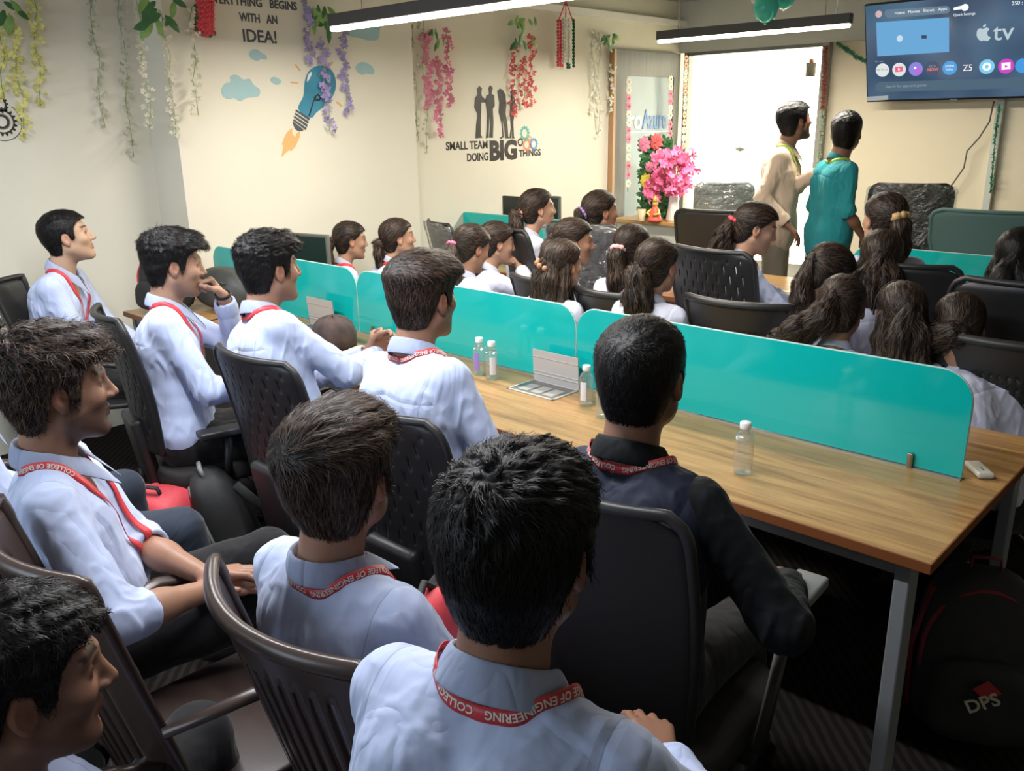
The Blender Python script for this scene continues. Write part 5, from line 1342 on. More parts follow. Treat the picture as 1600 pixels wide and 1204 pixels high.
def office_chair(label, x, y, yaw, top=1.0, kind='slit', group=None, wrap=False, w=0.47, arms=True, mat=None, seat_z=0.46, hb=None):
    """local +y is the way the sitter faces"""
    mat = mat or M_BLACKP
    e = empty('office_chair', (x, y, 0), yaw-PI/2, label, 'chair', group)
    h = (hb or 0.52); z0 = top-h
    prof = lambda v: (0.80+0.20*min(1, v*1.7)) * (1-0.20*(1-math.sqrt(max(0, 1-(max(0, v-0.86)/0.14)**2)))) if kind != 'mesh' else (0.86+0.14*math.sin(min(1, v*1.3)*PI/2))*(1-0.16*(1-math.sqrt(max(0, 1-(max(0, v-0.90)/0.10)**2))))
    if kind == 'slit': hole = lambda u, v, i, j: 0.08 < u < 0.92 and 0.12 < v < 0.94 and (i % 9 == (5 if (j//4) % 2 else 0)) and j % 4 < 3
    elif kind == 'mesh': hole = lambda u, v, i, j: False
    else: hole = lambda u, v, i, j: False
    rec = 0.16
    V, F = shell(w, h, 72 if kind == 'slit' else 20, 44 if kind == 'slit' else 16, prof, hole, 0.045, rec, 0.02)
    yb = -0.20
    mb = MB(); mb.add(V, F, True, Matrix.Translation((0, yb, z0))); o = mb.build('backrest', M_MESHF if kind == 'mesh' else mat, e)
    m = o.modifiers.new('t', 'SOLIDIFY'); m.thickness = 0.010 if kind != 'mesh' else 0.018; m.offset = 0
    mb = MB(); mb.tube([p+Vector((0, yb, z0)) for p in rim_pts(w, h, prof, 0.045, rec, 0.02)], 0.012, 8); mb.build('back_frame', mat, e)
    mb = MB()      # spine housing behind the back
    mb.box((0, yb-0.035+0.0, z0-0.02), (0.20, 0.05, 0.30), bev=0.02, rot=Euler((0.16, 0, 0))); mb.build('spine_cover', mat, e)
    mb = MB(); mb.tube([(0, yb-0.04, z0-0.10), (0, yb-0.05, seat_z-0.06), (0, yb+0.02, seat_z-0.07), (0, 0, seat_z-0.06)], 0.022, 8, flat=0.6); mb.build('back_bracket', mat, e)
    mb = MB(); soft(mb, (0, 0.02, seat_z-0.03), (0.50, 0.48, 0.09), 2, 0.05, e1=0.45, wob=0.0); mb.build('seat', M_MESHF, e)
    if arms:
        for s in (-1, 1):
            mb = MB(); mb.tube([(s*0.20, 0, seat_z-0.06), (s*0.27, 0, seat_z-0.05), (s*0.275, 0.02 if kind != 'mesh' else 0.10, 0.60 if kind != 'mesh' else 0.675)], 0.015, 8); ar = mb.build('armrest', mat, e)
            mb = MB(); mb.box((s*(0.275 if kind != 'mesh' else 0.255), 0.03 if kind != 'mesh' else 0.17, 0.615 if kind != 'mesh' else 0.69), (0.075, 0.24, 0.028), bev=0.008); mb.build('arm_pad', M_GREYP if kind == 'mesh' else mat, ar)
    mb = MB(); mb.tube([(0, 0, 0.10), (0, 0, 0.28)], 0.026, 12); mb.tube([(0, 0, 0.26), (0, 0, seat_z-0.06)], 0.016, 12); mb.build('gas_column', M_CHROME if kind == 'mesh' else mat, e)
    for i in range(5):
        an = 2*PI*i/5+0.3; d = Vector((math.cos(an), math.sin(an), 0))
        mb = MB(); mb.tube([Vector((0, 0, 0.115)), d*0.16+Vector((0, 0, 0.105)), d*0.30+Vector((0, 0, 0.075))], [0.026, 0.020, 0.014], 8, flat=0.7); lg = mb.build('base_leg', mat, e)
        mb = MB(); q = d.cross(Vector((0, 0, 1))); c = d*0.30+Vector((0, 0, 0.028))
        for s in (-1, 1): mb.tube([c+q*(s*0.008), c+q*(s*0.022)], 0.027, 12)
        mb.tube([c, c+Vector((0, 0, 0.045))], 0.008, 6); mb.build('caster', M_INK, lg)
    if wrap:
        V, F = shell(w+0.05, h*0.96, 30, 26, prof, lambda *a: False, 0.055, rec, 0.02)
        rnd = random.Random(int(x*100)); V = [(a*1.0+rnd.uniform(-.004, .004), b-0.022+rnd.uniform(-.008, .004), c+0.03) for a, b, c in V]
        mb = MB(); mb.add(V, F, True, Matrix.Translation((0, yb, z0))); mb.build('plastic_wrap', M_WRAP, e)
    return e
mw, nt, b = new_mat('crumpled_clear_wrap'); nt.nodes.remove(b)
tc = N(nt, 'ShaderNodeTexCoord'); nz = N(nt, 'ShaderNodeTexNoise', Scale=11.0, Detail=5.0, Distortion=2.0); nt.links.new(tc.outputs['Object'], nz.inputs['Vector'])
bp = N(nt, 'ShaderNodeBump', Strength=1.0, Distance=0.03); nt.links.new(nz.outputs['Fac'], bp.inputs['Height'])
tr = N(nt, 'ShaderNodeBsdfTransparent'); tr.inputs[0].default_value = (0.85, 0.87, 0.87, 1); gl = N(nt, 'ShaderNodeBsdfGlossy', Roughness=0.15); nt.links.new(bp.outputs[0], gl.inputs['Normal']); df = N(nt, 'ShaderNodeBsdfDiffuse'); df.inputs[0].default_value = (0.7, 0.7, 0.68, 1)
mx = N(nt, 'ShaderNodeMixShader'); mx.inputs[0].default_value = 0.30; mx2 = N(nt, 'ShaderNodeMixShader'); mx2.inputs[0].default_value = 0.06
nt.links.new(tr.outputs[0], mx.inputs[1]); nt.links.new(gl.outputs[0], mx.inputs[2]); nt.links.new(mx.outputs[0], mx2.inputs[1]); nt.links.new(df.outputs[0], mx2.inputs[2]); nt.links.new(mx2.outputs[0], nt.nodes['Material Output'].inputs[0])
M_WRAP = mw
def plastic_chair(label, x, y, yaw, top=0.86, kind='slats', mat=None, seat_z=0.43, w=0.50, group=None):
    mat = mat or M_BROWNP
    e = empty('plastic_chair', (x, y, 0), yaw-PI/2, label, 'chair', group)
    h = top-seat_z+0.02; rec = 0.26
    prof = lambda v: 0.80+0.20*v
    if kind == 'slats': nx, nz = 44, 20; hole = lambda u, v, i, j: 0.14 < u < 0.86 and 0.10 < v < 0.86 and i % 3 == 1
    elif kind == 'solid': nx, nz = 30, 20; hole = lambda u, v, i, j: False
    else: nx, nz = 60, 40; hole = lambda u, v, i, j: 0.10 < u < 0.90 and 0.12 < v < 0.84 and i % 3 == 1 and j % 3 == 1
    V, F = shell(w, h, nx, nz, prof, hole, 0.075, rec, 0.0)
    yb = -0.17
    mb = MB(); mb.add(V, F, True, Matrix.Translation((0, yb, seat_z))); o = mb.build('backrest', mat, e); m = o.modifiers.new('t', 'SOLIDIFY'); m.thickness = 0.007; m.offset = 0
    R = [p+Vector((0, yb, seat_z)) for p in rim_pts(w, h, prof, 0.075, rec, 0.0)]
    mb = MB(); mb.tube(R, [0.013 if (i < 30 or i > len(R)-31) else 0.016 for i in range(len(R))], 8, flat=0.8); mb.build('top_rail', mat, e)
    mb = MB(); soft(mb, (0, 0.02, seat_z-0.015), (0.46, 0.45, 0.035), 2, 0.0, e1=0.4, wob=0); mb.build('seat', mat, e)
    for sx in (-1, 1):
        for sy in (-1, 1):
            a = Vector((sx*0.19, 0.02+sy*0.19, seat_z-0.02)); b_ = Vector((sx*0.235, 0.0+sy*0.25, 0)); mb = MB()
            mb.tube([a, b_], [0.026, 0.018], 8, flat=0.6); mb.build('leg', mat, e)
        mb = MB(); B0 = Vector((sx*0.235, yb-0.26*0.24, seat_z+0.22))
        mb.tube([B0, Vector((sx*0.275, -0.02, seat_z+0.235)), Vector((sx*0.27, 0.17, seat_z+0.20)), Vector((sx*0.245, 0.21, seat_z+0.06)), Vector((sx*0.20, 0.21, seat_z-0.02))], [0.014, 0.021, 0.020, 0.016, 0.02], 8, flat=0.6); mb.build('armrest', mat, e)
    return e

# ------------------------------------------------------------------ bags
def backpack(label, loc, yaw, d, body, trim, lean=0.15, mark=None, name='backpack', seed=1):
    e = empty(name, loc, yaw, label, 'bag'); e.rotation_euler = (lean, 0, yaw); W, D, H_ = d
    mb = MB(); soft(mb, (0, 0, H_/2), (W, D, H_), seed, 0.45, e1=0.6, wob=0.025); b_ = mb.build('bag_body', body, e)
    mb = MB(); soft(mb, (0, -D*0.42, H_*0.32), (W*0.8, D*0.45, H_*0.48), seed+1, 0.3, e1=0.55, wob=0.02); fp = mb.build('front_pocket', body, e)
    mb = MB(); mb.tube([(W*0.42*math.cos(t), -D*0.30, H_*0.52+H_*0.40*math.sin(t)) for t in np.linspace(-0.5, PI+0.5, 18)], 0.007, 6); mb.build('piping', trim, e)
    mb = MB(); mb.tube([(-0.04, 0, H_*0.96), (-0.035, 0, H_*1.06), (0.035, 0, H_*1.06), (0.04, 0, H_*0.96)], 0.009, 6, flat=0.5); mb.build('carry_loop', trim, e)
    for s in (-1, 1):
        mb = MB(); mb.tube([(s*W*0.22, D*0.40, H_*0.86), (s*W*0.30, D*0.66, H_*0.60), (s*W*0.28, D*0.60, H_*0.28), (s*W*0.30, D*0.40, H_*0.10)], 0.018, 8, flat=0.3); mb.build('shoulder_strap', body, e)
    return e
# ------------------------------------------------------------------ who sits where
RAD = math.radians
CE = 'COLLEGE OF ENGINEERING'
def hz(px, py, z): p = at_z(px, py, z); return (p.x, p.y, p.z)
def hy(px, py, y): p = at_y(px, py, y); return (p.x, p.y, p.z)
NEAR = 0.0042
# ---- the young men of the desk row
m1 = hz(107, 370, 1.200)
person('young man at the far left sitting upright beside the recessed wall', m1, 66, body=52, pitch=8, hs=1.02, skin='d', res=0.005, lan='', cuff=(.95, .55),
       hair=short_hair(0.015, 0.010, 0.004, 0.004, n=3600, L=0.022, seed=11, sweep=(0, .8, 0)), arms=dict(R=dict(t=(.06, .28, -.40), pose='curl'), L=dict(t=(-.06, .30, -.38), pose='curl')), stub=.15)
m2 = hz(274, 414, 1.200)
_r2, I2 = person('young man holding his fist to his mouth beside the dark bag on the desk', m2, 66, body=62, pitch=-8, hs=.98, skin='a', res=NEAR, lan='', lean=-0.02, slean=-.05, stub=.35, trous=M_TROUS,
       hair=short_hair(0.030, 0.013, 0.016, 0.010, n=5200, L=0.034, seed=12, sweep=(0.2, 1.2, 0), whorl=(0, -.07, .11), lift=0.10),
       arms=dict(L=dict(t=(-.02, .210, -.008), d=(.05, -.45, .80), n=(.25, -1, -.2), side=(.6, -.3, .3), pose='fist', hint=(-.2, .6, -1)), R=dict(t=(.13, .34, -.36), pose='relax')))
m3 = hz(424, 420, 1.215)
person('young man with thick wavy hair clasping his hands over the desk, cap at his elbow', m3, 84, body=80, pitch=-2, hs=0.99, slean=-.14, skin='b', res=NEAR, lan='', lean=-0.02, stub=.3,
       hair=short_hair(0.027, 0.012, 0.014, 0.011, n=5600, L=0.032, seed=13, sweep=(0.5, .8, 0), whorl=(0, -.08, .10), lift=0.12),
       arms=dict(R=dict(t=tuple(at_z(590, 556, .86)), w=1, d=(-.25, .55, .55), n=(-1, .1, .1), side=(0, -.2, 1), pose='curl', hint=(.7, -.2, -.6)), L=dict(t=tuple(at_z(577, 552, .87)), w=1, d=(.25, .7, .45), n=(1, .1, -.1), side=(0, -.2, 1), pose='curl', hint=(-.5, -.1, -.8))))
m4 = hz(664, 466, 1.210)
person('young man with smooth brown-black hair sitting before the pair of bottles', m4, 92, body=88, pitch=-3, hs=1.0, slean=-.06, skin='b', res=NEAR, lan=CE, lean=0.03, stub=.4,
       hair=short_hair(0.030, 0.012, 0.018, 0.005, n=6500, L=0.045, seed=14, sweep=(0.6, 1.0, 0), whorl=(0, -.085, .09), mat=M_HAIRB, rise=.003), arms=dict(R=dict(t=(.20, .26, -.42)), L=dict(t=(-.16, .30, -.40))))
m5 = hz(1004, 590, 1.195)
person('young man in a dark navy jacket at the end of the desk row', m5, 101, body=98, pitch=0, hs=1.0, skin='c', res=NEAR, lan=CE, lean=0.02, shirt=M_NAVY, sleeves=M_NAVY2, stub=.3,
       hair=short_hair(0.016, 0.009, 0.006, 0.003, n=7000, L=0.022, seed=15, sweep=(0.3, .9, 0), whorl=(0.01, -.085, .08), jit=.35), arms=dict(R=dict(t=(-.715, 1.60, .73), w=1, hint=(.8, -.2, -.8)), L=dict(t=(-.12, .36, -.42))))
# ---- second row, nearest the viewer
m6 = hz(94, 606, 1.145)
person('young man with wavy hair in the left foreground, forearms resting on his lap', m6, 75, body=66, pitch=-2, hs=1.02, skin='b', res=NEAR, lan=CE, lean=-0.07, stub=.75, cuff=(.22, .30),
       hair=short_hair(0.031, 0.017, 0.012, 0.012, n=8500, L=0.042, seed=16, sweep=(0.5, .7, 0), whorl=(0.0, -.085, .09), mat=M_HAIRB, lift=0.15, jit=.4),
       arms=dict(R=dict(t=tuple(at_z(330, 920, .66)), w=1, d=(.15, 1, -.05), n=(-.5, 0, -1), pose='drape', hint=(.9, -.3, -.5)), L=dict(t=tuple(at_z(318, 898, .68)), w=1, d=(.45, 1, .0), n=(.2, 0, -1), pose='drape', hint=(-.7, -.2, -.7))))
m7 = hz(534, 742, 1.105)
person('young man in the centre foreground with a round dark haircut on the slatted chair', m7, 110, body=96, pitch=4, hs=1.0, s=0.96, skin='b', res=NEAR, lan=CE, lean=-0.11, stub=.3,
       hair=short_hair(0.028, 0.015, 0.014, 0.006, n=9000, L=0.050, seed=17, sweep=(0.5, .7, 0), whorl=(-.012, -.105, .075), mat=M_HAIRB, rise=.004, lift=.05, jit=.2), arms=dict(R=dict(t=(.14, .34, -.42)), L=dict(t=(-.12, .34, -.42))))
m8 = hz(812, 858, 1.20)
person('largest young man in the foreground seen from behind in a pale blue shirt', m8, 107, body=104, pitch=-4, hs=1.0, skin='c', res=NEAR, lan=CE, lean=0.06, stub=.3,
       hair=short_hair(0.023, 0.014, 0.011, 0.009, n=11000, L=0.036, seed=18, sweep=(0.5, .6, 0), whorl=(0.0, -.07, .105), lift=0.03, jit=.28), arms=dict(R=dict(t=(.10, .33, -.30), d=(-.5, .8, .1), pose='relax', hint=(.9, -.2, -.5)), L=dict(t=(-.12, .34, -.42))))
m9 = hz(38, 1062, 0.955)
person('young man cut off at the bottom left corner with short curly hair', m9, 76, body=70, pitch=-6, hs=1.05, skin='c', res=NEAR, lan='', lean=0.12, seat=.36, stub=.2,
       hair=short_hair(0.022, 0.009, 0.008, 0.009, n=8000, L=0.026, seed=19, sweep=(0.3, .7, 0), whorl=(0, -.07, .10), jit=.55, lift=.05), arms=dict(R=dict(t=(.12, .30, -.34), d=(-.5, .8, 0), pose='relax'), L=dict(t=(-.10, .36, -.36))),
       knees=dict(R=((-1.50, .62, .50), (-1.46, .70, .09)), L=((-1.80, .56, .50), (-1.80, .64, .09))))
m10 = (-2.78, 0.66, 1.08)
person('seated young man hidden behind the wavy haired one, dark blue jeans showing', m10, 75, body=86, hs=1.0, skin='b', res=0.007, lean=0.10, trous=M_JEANS, hair=short_hair(n=1500, seed=20), eyes=False,
       knees=dict(R=((-2.43, 1.05, .50), (-2.40, 1.12, .09)), L=((-2.88, 1.06, .50), (-2.90, 1.12, .09))))

# ---- the women beyond the dividers
def woman(label, head, yaw, hairst, **k):
    k.setdefault('body', yaw+8); k.setdefault('hs', 0.95); k.setdefault('s', 0.88); k.setdefault('seat', 0.40); k.setdefault('skin', 'b'); k.setdefault('res', 0.0065); k.setdefault('shirt', M_SHIRTW)
    k.setdefault("lean", 0.06)
    return person(label, head, yaw, fem=1, hair=hairst, **k)
def pony(r=0.024, L=0.30, w=0.045, seed=1, band=('black', 'ring', .006), anchor=(0, -.112, .02), out=0.15, **k):
    ch = [(0, -out, -0.03, w*0.8), (0.01, -out-0.005, -L*0.45, w), (0.0, -out, -L*0.8, w*0.75), (0.0, -out+.01, -L, w*0.25)]
    return tied_hair(anchor, ch, r, band, seed=seed, **k)
def loose(seed, L=0.34, w=0.05, **k):
    a = [(0, -.098, .015, .036), (-.03, -.105, -.06, w), (-.035, -.12, -L*.6, w*.9), (-.03, -.12, -L, w*.3)]
    b = [(0, -.075, .02, .045), (.03, -.105, -.06, w), (.035, -.12, -L*.6, w*.9), (.03, -.12, -L, w*.3)]
    c = [(-.055, -.03, .0, .030), (-.070, -.055, -.08, .032), (-.070, -.08, -L*.6, .032), (-.06, -.09, -L*.95, .012)]
    d = [(.055, -.03, .0, .030), (.070, -.055, -.08, .032), (.070, -.08, -L*.6, .032), (.06, -.09, -L*.95, .012)]
    k.setdefault('band', None)
    return tied_hair((0, -.10, -.05), None, seed=seed, chains=[a, b, c, d], **k)
woman('woman with a low black ponytail left of the other, beyond the middle divider', hy(549, 376, 3.22), 62, pony(seed=31, L=.27, w=.032, anchor=(0, -.108, .0), out=.155, n=1800), pitch=-6, skin='a', lan='')
woman('smiling woman with sleek hair and an ear stud by the wall corner', hy(623, 372, 3.32), 60, pony(seed=32, L=.20, w=.030, anchor=(0, -.10, -.03), out=.125), skin='a', lan='', pitch=2)
woman('woman with a pink scrunchie and long brown-streaked hair bending her head', hy(738, 388, 3.05), 78, pony(seed=33, L=.32, w=.050, band=('pink', 'ring', .010), anchor=(-.02, -.105, .0), out=.13, n=2200), pitch=-22, skin='b')
woman('woman holding her hand to her mouth behind the pink scrunchie', hy(778, 380, 3.45), 58, pony(seed=34, L=.2), pitch=-10, skin='a',
      arms=dict(R=dict(t=(.03, .17, .015), d=(-.3, -.5, .7), n=(-.2, -1, 0), side=(-.6, 0, .4), pose='fist', hint=(.9, .3, -.8))))
woman('woman with a light pink scrunchie in profile beside the switched off monitor', hy(842, 327, 3.82), 55, pony(seed=35, L=.18, w=.04, band=('pale_pink', 'ring', .013), anchor=(0, -.112, -.03), out=.14), pitch=2, skin='a')
woman('woman with a purple flower clip in her hair bun', hy(940, 331, 3.92), 60, tied_hair((0, -.112, .005), [(0, -.13, -.005, .034), (0, -.135, -.03, .03), (0, -.12, -.05, .02)], .02, ('purple', 'bow', .012), seed=36, tn=500, L=.04), skin='b')
woman('woman in sharp profile in front of the plastic-wrapped chair', hy(898, 378, 3.42), 42, pony(seed=37, L=.16, w=.03), pitch=-6, skin='b')
woman('woman with half-tied long dark hair and a bronze clip in front of the divider gap', hy(880, 414, 3.08), 78, loose(38, L=.30, w=.05, band=('bronze', 'bow', .008), n=3600), pitch=-4, skin='a', res=0.006)
woman('woman with a pale pink band holding a thick brown ponytail', hy(989, 388, 3.52), 90, pony(seed=39, L=.30, w=.05, band=('pale_pink', 'ring', .013), anchor=(-.01, -.11, .01), out=.14, n=2000), pitch=-5, skin='c')
woman('woman with a frizzy brown ponytail nearest behind the divider joint', hy(1028, 416, 3.05), 88, pony(seed=40, L=.28, w=.062, r=.026, anchor=(-.025, -.105, .0), out=.145, amp=.013, curl=1.4, n=3000, tn=2600), pitch=-4, skin='a', res=0.006)
woman('woman in profile looking down, wavy hair tied with a red band', hy(1182, 357, 3.78), 34, tied_hair((0, -.112, .02), [(0, -.15, -.04, .045), (-.01, -.18, -.14, .055), (-.01, -.19, -.24, .045), (0, -.19, -.32, .012)], .024, ('red', 'ring', .009), seed=41, amp=.012, curl=1.2, n=2200, tn=2400), pitch=-18, skin='a', shirt=M_SHIRT, lan='', res=0.006, body=48, lean=.10,
      arms=dict(R=dict(t=(.14, .34, -.24)), L=dict(t=(-.06, .38, -.24))))
woman('woman bending low with a dark ponytail beside the woman in profile', hy(1296, 428, 3.42), 60, pony(seed=42, L=.22, w=.045, out=.13), pitch=-32, skin='b', lean=.14)
woman('woman with a gold scrunchie turned to the left by the far divider', hy(1380, 344, 3.84), 146, tied_hair((0, -.108, .035), [(0.0, -.13, -.01, .036), (.01, -.135, -.10, .036), (.01, -.13, -.17, .015)], .024, ('gold', 'ring', .016), seed=43, n=2200), body=118, skin='a', shirt=M_SHIRT)
woman('woman with full loose dark hair sitting in front of the gold scrunchie', hy(1376, 404, 3.62), 112, loose(44, L=.26, w=.055), pitch=-6, skin='b')
woman('woman with long hair falling left, head bowed, behind the nearest divider', hy(1314, 482, 3.05), 110, tied_hair((-.02, -.10, .03), [(-.06, -.12, -.02, .05), (-.13, -.12, -.07, .055), (-.20, -.10, -.13, .045), (-.25, -.09, -.20, .02)], .03, None, seed=45, n=2600, tn=2600, amp=.010), pitch=-20, skin='b', res=.006, body=100, lean=.12)
_rh, IH = woman('woman with a thin headband and sleek dark hair down her back', hy(1406, 492, 3.08), 128, loose(46, L=.26, w=.048, n=2800, th=(.010, .008, .004)), pitch=-14, skin='b', res=.006, body=112)
woman('woman bent forward with tousled brown hair beside the perforated chair', hy(1496, 516, 3.12), 108, tied_hair((0, -.06, -.06), [(-.05, -.05, -.02, .05), (-.02, .02, -.06, .05), (.03, .05, -.10, .03)], .05, None, seed=47, n=3400, tn=1800, amp=.012), pitch=-48, skin='b', res=.006, lean=.26, body=150)
woman('woman with long straight black hair at the right edge', hy(1590, 404, 3.75), 104, loose(48, L=.30, w=.052, mat=M_HAIR, n=2600, tn=2200), pitch=-4, skin='b', shirt=M_SHIRTW)
mb = MB(); mb.tube([tuple(IH['H']-IH['base']+IH['HR'] @ (np.array([0.090*math.cos(t), 0.012, 0.012+0.116*math.sin(t)])*IH['hs'])) for t in np.linspace(-0.1, PI+0.1, 26)], 0.0035, 6); mb.build('headband', M_BAND['black'], _rh)
w_ = I2['W']['L']; e_ = I2['E']['L']; ax = (w_-e_)/np.linalg.norm(w_-e_); q_ = np.cross(ax, [0, 0, 1.]); q_ /= np.linalg.norm(q_); z_ = np.cross(ax, q_)
mb = MB()
for k, o_ in enumerate((0.004, 0.012)): mb.tube([tuple(w_-I2['base']+ax*o_+(q_*math.cos(t)+z_*math.sin(t))*0.0285) for t in np.linspace(0, 2*PI, 22, endpoint=False)], 0.0035, 6, closed=True)
mb.build('cord_bracelet', M_INK, _r2)
# ---- the two men standing by the television
person('bearded man standing in a cream shirt, gesturing towards the television', hy(1243, 190, 5.62), 56, body=18, pitch=8, hs=1.03, s=1.0, stand=True, skin='c', shirt=M_CREAM, trous=M_KHAKI, stub=.8, lan='', lanmat=pmat('lime_ribbon', (0.45, 0.62, 0.08), .5), res=.006, lean=.02,
       hair=short_hair(0.019, 0.012, 0.006, 0.005, n=3200, L=0.026, seed=51), arms=dict(L=dict(t=tuple(at_y(1280, 268, 5.52)), w=1, d=(.0, .8, .5), n=(0, .3, -1), pose='relax', hint=(.2, -.2, -1)), R=dict(t=(.21, .08, -.50), hint=(.2, -1, -.2))))
person('man standing in a teal shirt with his back turned, facing the television', hy(1322, 208, 5.60), 107, body=56, pitch=4, hs=1.07, s=0.90, stand=True, skin='c', shirt=M_TEAL, trous=M_KHAKI, lan='', lanmat=MATS['lime_ribbon'], res=.006, lean=.02,
       hair=short_hair(0.017, 0.011, 0.006, 0.004, n=3200, L=0.024, seed=52), cuff=(.12, .12), arms=dict(L=dict(t=(-.19, .08, -.50), hint=(-.2, -1, -.2)), R=dict(t=(.17, .12, -.48), hint=(.3, -1, -.3))))

# ------------------------------------------------------------------ chairs in use and empty ones
office_chair('black slotted office chair of the man with his fist raised', -3.12, 1.49, RAD(78), top=1.055, w=.44, group=None)
office_chair('black slotted office chair of the man clasping his hands', -2.44, 1.63, RAD(92), top=1.00)
office_chair('black slotted office chair of the man by the pair of bottles', -1.71, 1.56, RAD(92), top=1.00)
office_chair('wide black mesh office chair of the man in navy', -.945, 1.43, RAD(94), top=1.05, kind='mesh', w=0.46, hb=0.60)
plastic_chair('dark plastic chair by the wall under the man at the far left', m1[0]+.06, m1[1]+.0, RAD(56), top=.98, w=.42, kind='solid', mat=M_BLACKP)
plastic_chair('brown plastic armchair of the wavy haired man in the left foreground', -1.59, 0.74, RAD(88), top=0.97, w=.48)
plastic_chair('brown slatted plastic armchair in the centre foreground', -1.085, 0.92, RAD(88), top=0.945, w=.46)
plastic_chair('brown plastic armchair under the largest man in the foreground', m8[0], m8[1]+0.13, RAD(104), top=0.74)
plastic_chair('plastic chair hidden beneath the man in dark blue jeans', m10[0]+.02, m10[1]+0.02, RAD(86), top=0.84)
plastic_chair('low plastic chair under the man at the bottom left corner', m9[0], m9[1]-0.02, RAD(70), top=0.72, seat_z=.34)
def ch_at(fn, label, px, py, y, yaw, **k):
    p = at_y(px, py, y); yw = RAD(yaw); back = 0.20+ (0.09 if fn is plastic_chair else 0.06)
    return fn(label, p.x+math.cos(yw)*back, p.y+math.sin(yw)*back, yw, top=p.z, **k)
ch_at(plastic_chair, 'black perforated plastic chair behind the nearest divider, back fully in view', 1156, 476, 3.06, 96, kind='perf', mat=M_BLACKP, w=.44)
ch_at(plastic_chair, 'dark plastic chair between the frizzy ponytail and the half-tied hair', 958, 462, 3.10, 92, kind='solid', mat=M_BLACKP, w=.40)
ch_at(plastic_chair, 'dark plastic chair left of the woman with half-tied hair', 848, 440, 3.12, 90, kind='solid', mat=M_BLACKP, w=.38)
ch_at(plastic_chair, 'black perforated plastic chair at the right edge behind the desk end', 1560, 535, 3.10, 88, kind='perf', mat=M_BLACKP, w=.54)
ch_at(office_chair, 'black slotted office chair of the woman looking down', 1114, 389, 3.46, 84, w=.46, arms=False)
ch_at(office_chair, 'empty black office chair in front of the wrapped light chair', 1112, 329, 4.98, 100, kind='solid', w=.50, arms=False, hb=.46)
ch_at(office_chair, 'pale wrapped office chair against the bright opening', 1132, 286, 6.35, 120, kind='solid', w=.46, wrap=True, arms=False, mat=pmat('grey_green_chair', (0.16, 0.20, 0.19), .5), hb=.50)
ch_at(office_chair, 'office chair in crumpled clear wrap below the television', 1425, 288, 5.75, 110, kind='solid', w=.48, wrap=True, arms=False, hb=.50)
ch_at(office_chair, 'plastic-wrapped office chair by the wall left of the switched off monitor', 690, 347, 3.75, 70, kind='solid', w=.42, wrap=True, arms=False)
ch_at(office_chair, 'black office chair behind the woman with her hand at her mouth', 806, 356, 3.62, 66, kind='solid', w=.42, arms=False)
ch_at(office_chair, 'office chair in loose clear wrap behind the woman in sharp profile', 912, 350, 3.72, 98, kind='solid', w=.46, wrap=True, arms=False)
ch_at(office_chair, 'small black chair back right of the full loose dark hair', 1418, 412, 3.62, 100, kind='solid', w=.42, arms=False)
ch_at(office_chair, 'large black office chair of the long haired woman at the right edge', 1612, 440, 3.40, 96, kind='solid', w=.50, arms=False, hb=.6)
ch_at(office_chair, 'grey-green chair back beyond the far divider at the right', 1548, 330, 5.50, 96, kind='solid', w=.62, arms=False, mat=pmat('grey_green_fabric', (0.10, 0.19, 0.18), .7), hb=.45)

# ------------------------------------------------------------------ bags on the floor
M_CORAL = pmat('coral_nylon', (0.72, 0.07, 0.09), .6, noise=.15, scale=12, bump=.3)
M_MAROON = pmat('maroon_trim', (0.22, 0.02, 0.03), .6)
p = at_z(290, 830, .20); backpack('coral red and black bag lying under the knees in dark jeans', (p.x, p.y, 0.0), 0.5, (0.36, 0.26, 0.46), M_CORAL, M_BAGB, lean=0.35, seed=5)
p = at_z(395, 850, .15); backpack('black backpack standing on the floor between the chair rows', (p.x, p.y, 0.0), -0.4, (0.32, 0.22, 0.50), M_BAGB, M_GREYP, lean=0.3, seed=7)
p = at_z(222, 470, .95); backpack('black backpack on the desk behind the man with his fist raised', (-4.46, 2.02, TZ), 0.35, (0.30, 0.20, 0.32), M_BAGB, M_CORAL, lean=0.0, seed=8)
bp = backpack('black and maroon backpack with a letter mark leaning by the desk leg', (-0.49, 2.38, 0.0), 0.45, (0.36, 0.24, 0.50), M_BAGB, M_MAROON, lean=-0.12, seed=9)
for s_ in (-1, 1):
    mb = MB(); mb.tube([(s_*0.165, -0.02, 0.08), (s_*0.172, -0.03, 0.26), (s_*0.13, -0.02, 0.44)], 0.022, 8, flat=.35); mb.build('side_panel', M_MAROON, bp)
me = text_mesh('DPS', 0.050, 0.001, 'CENTER', 0.001); me.transform(Matrix.Translation((0.0, -0.170, 0.17)) @ Matrix.Rotation(-0.5, 4, 'Y') @ Matrix.Rotation(PI/2, 4, 'X')); link_mesh('lettering', me, pmat('cream_print', (0.62, 0.58, 0.45), .6), bp)
mb = MB(); mb.add([(0.0, -0.169, 0.25), (0.035, -0.169, 0.22), (0.0, -0.169, 0.19), (-0.035, -0.169, 0.22)], [(0, 1, 2, 3)]); mb.build('emblem', pmat('emblem_red', (0.45, 0.03, 0.04), .6), bp)
p = at_z(664, 935, .80); e = empty('lap_bag', (p.x, p.y, 0.60), 0.4, 'red and black bag held on the lap of the man on the slatted chair', 'bag')
mb = MB(); soft(mb, (0, 0, 0.10), (0.12, 0.20, 0.22), 4, .4); mb.build('bag_body', M_CORAL, e); mb = MB(); mb.tube([(0, -.08, .17), (0, 0, .235), (0, .08, .17)], .008, 6); mb.build('carry_loop', M_BAGB, e)

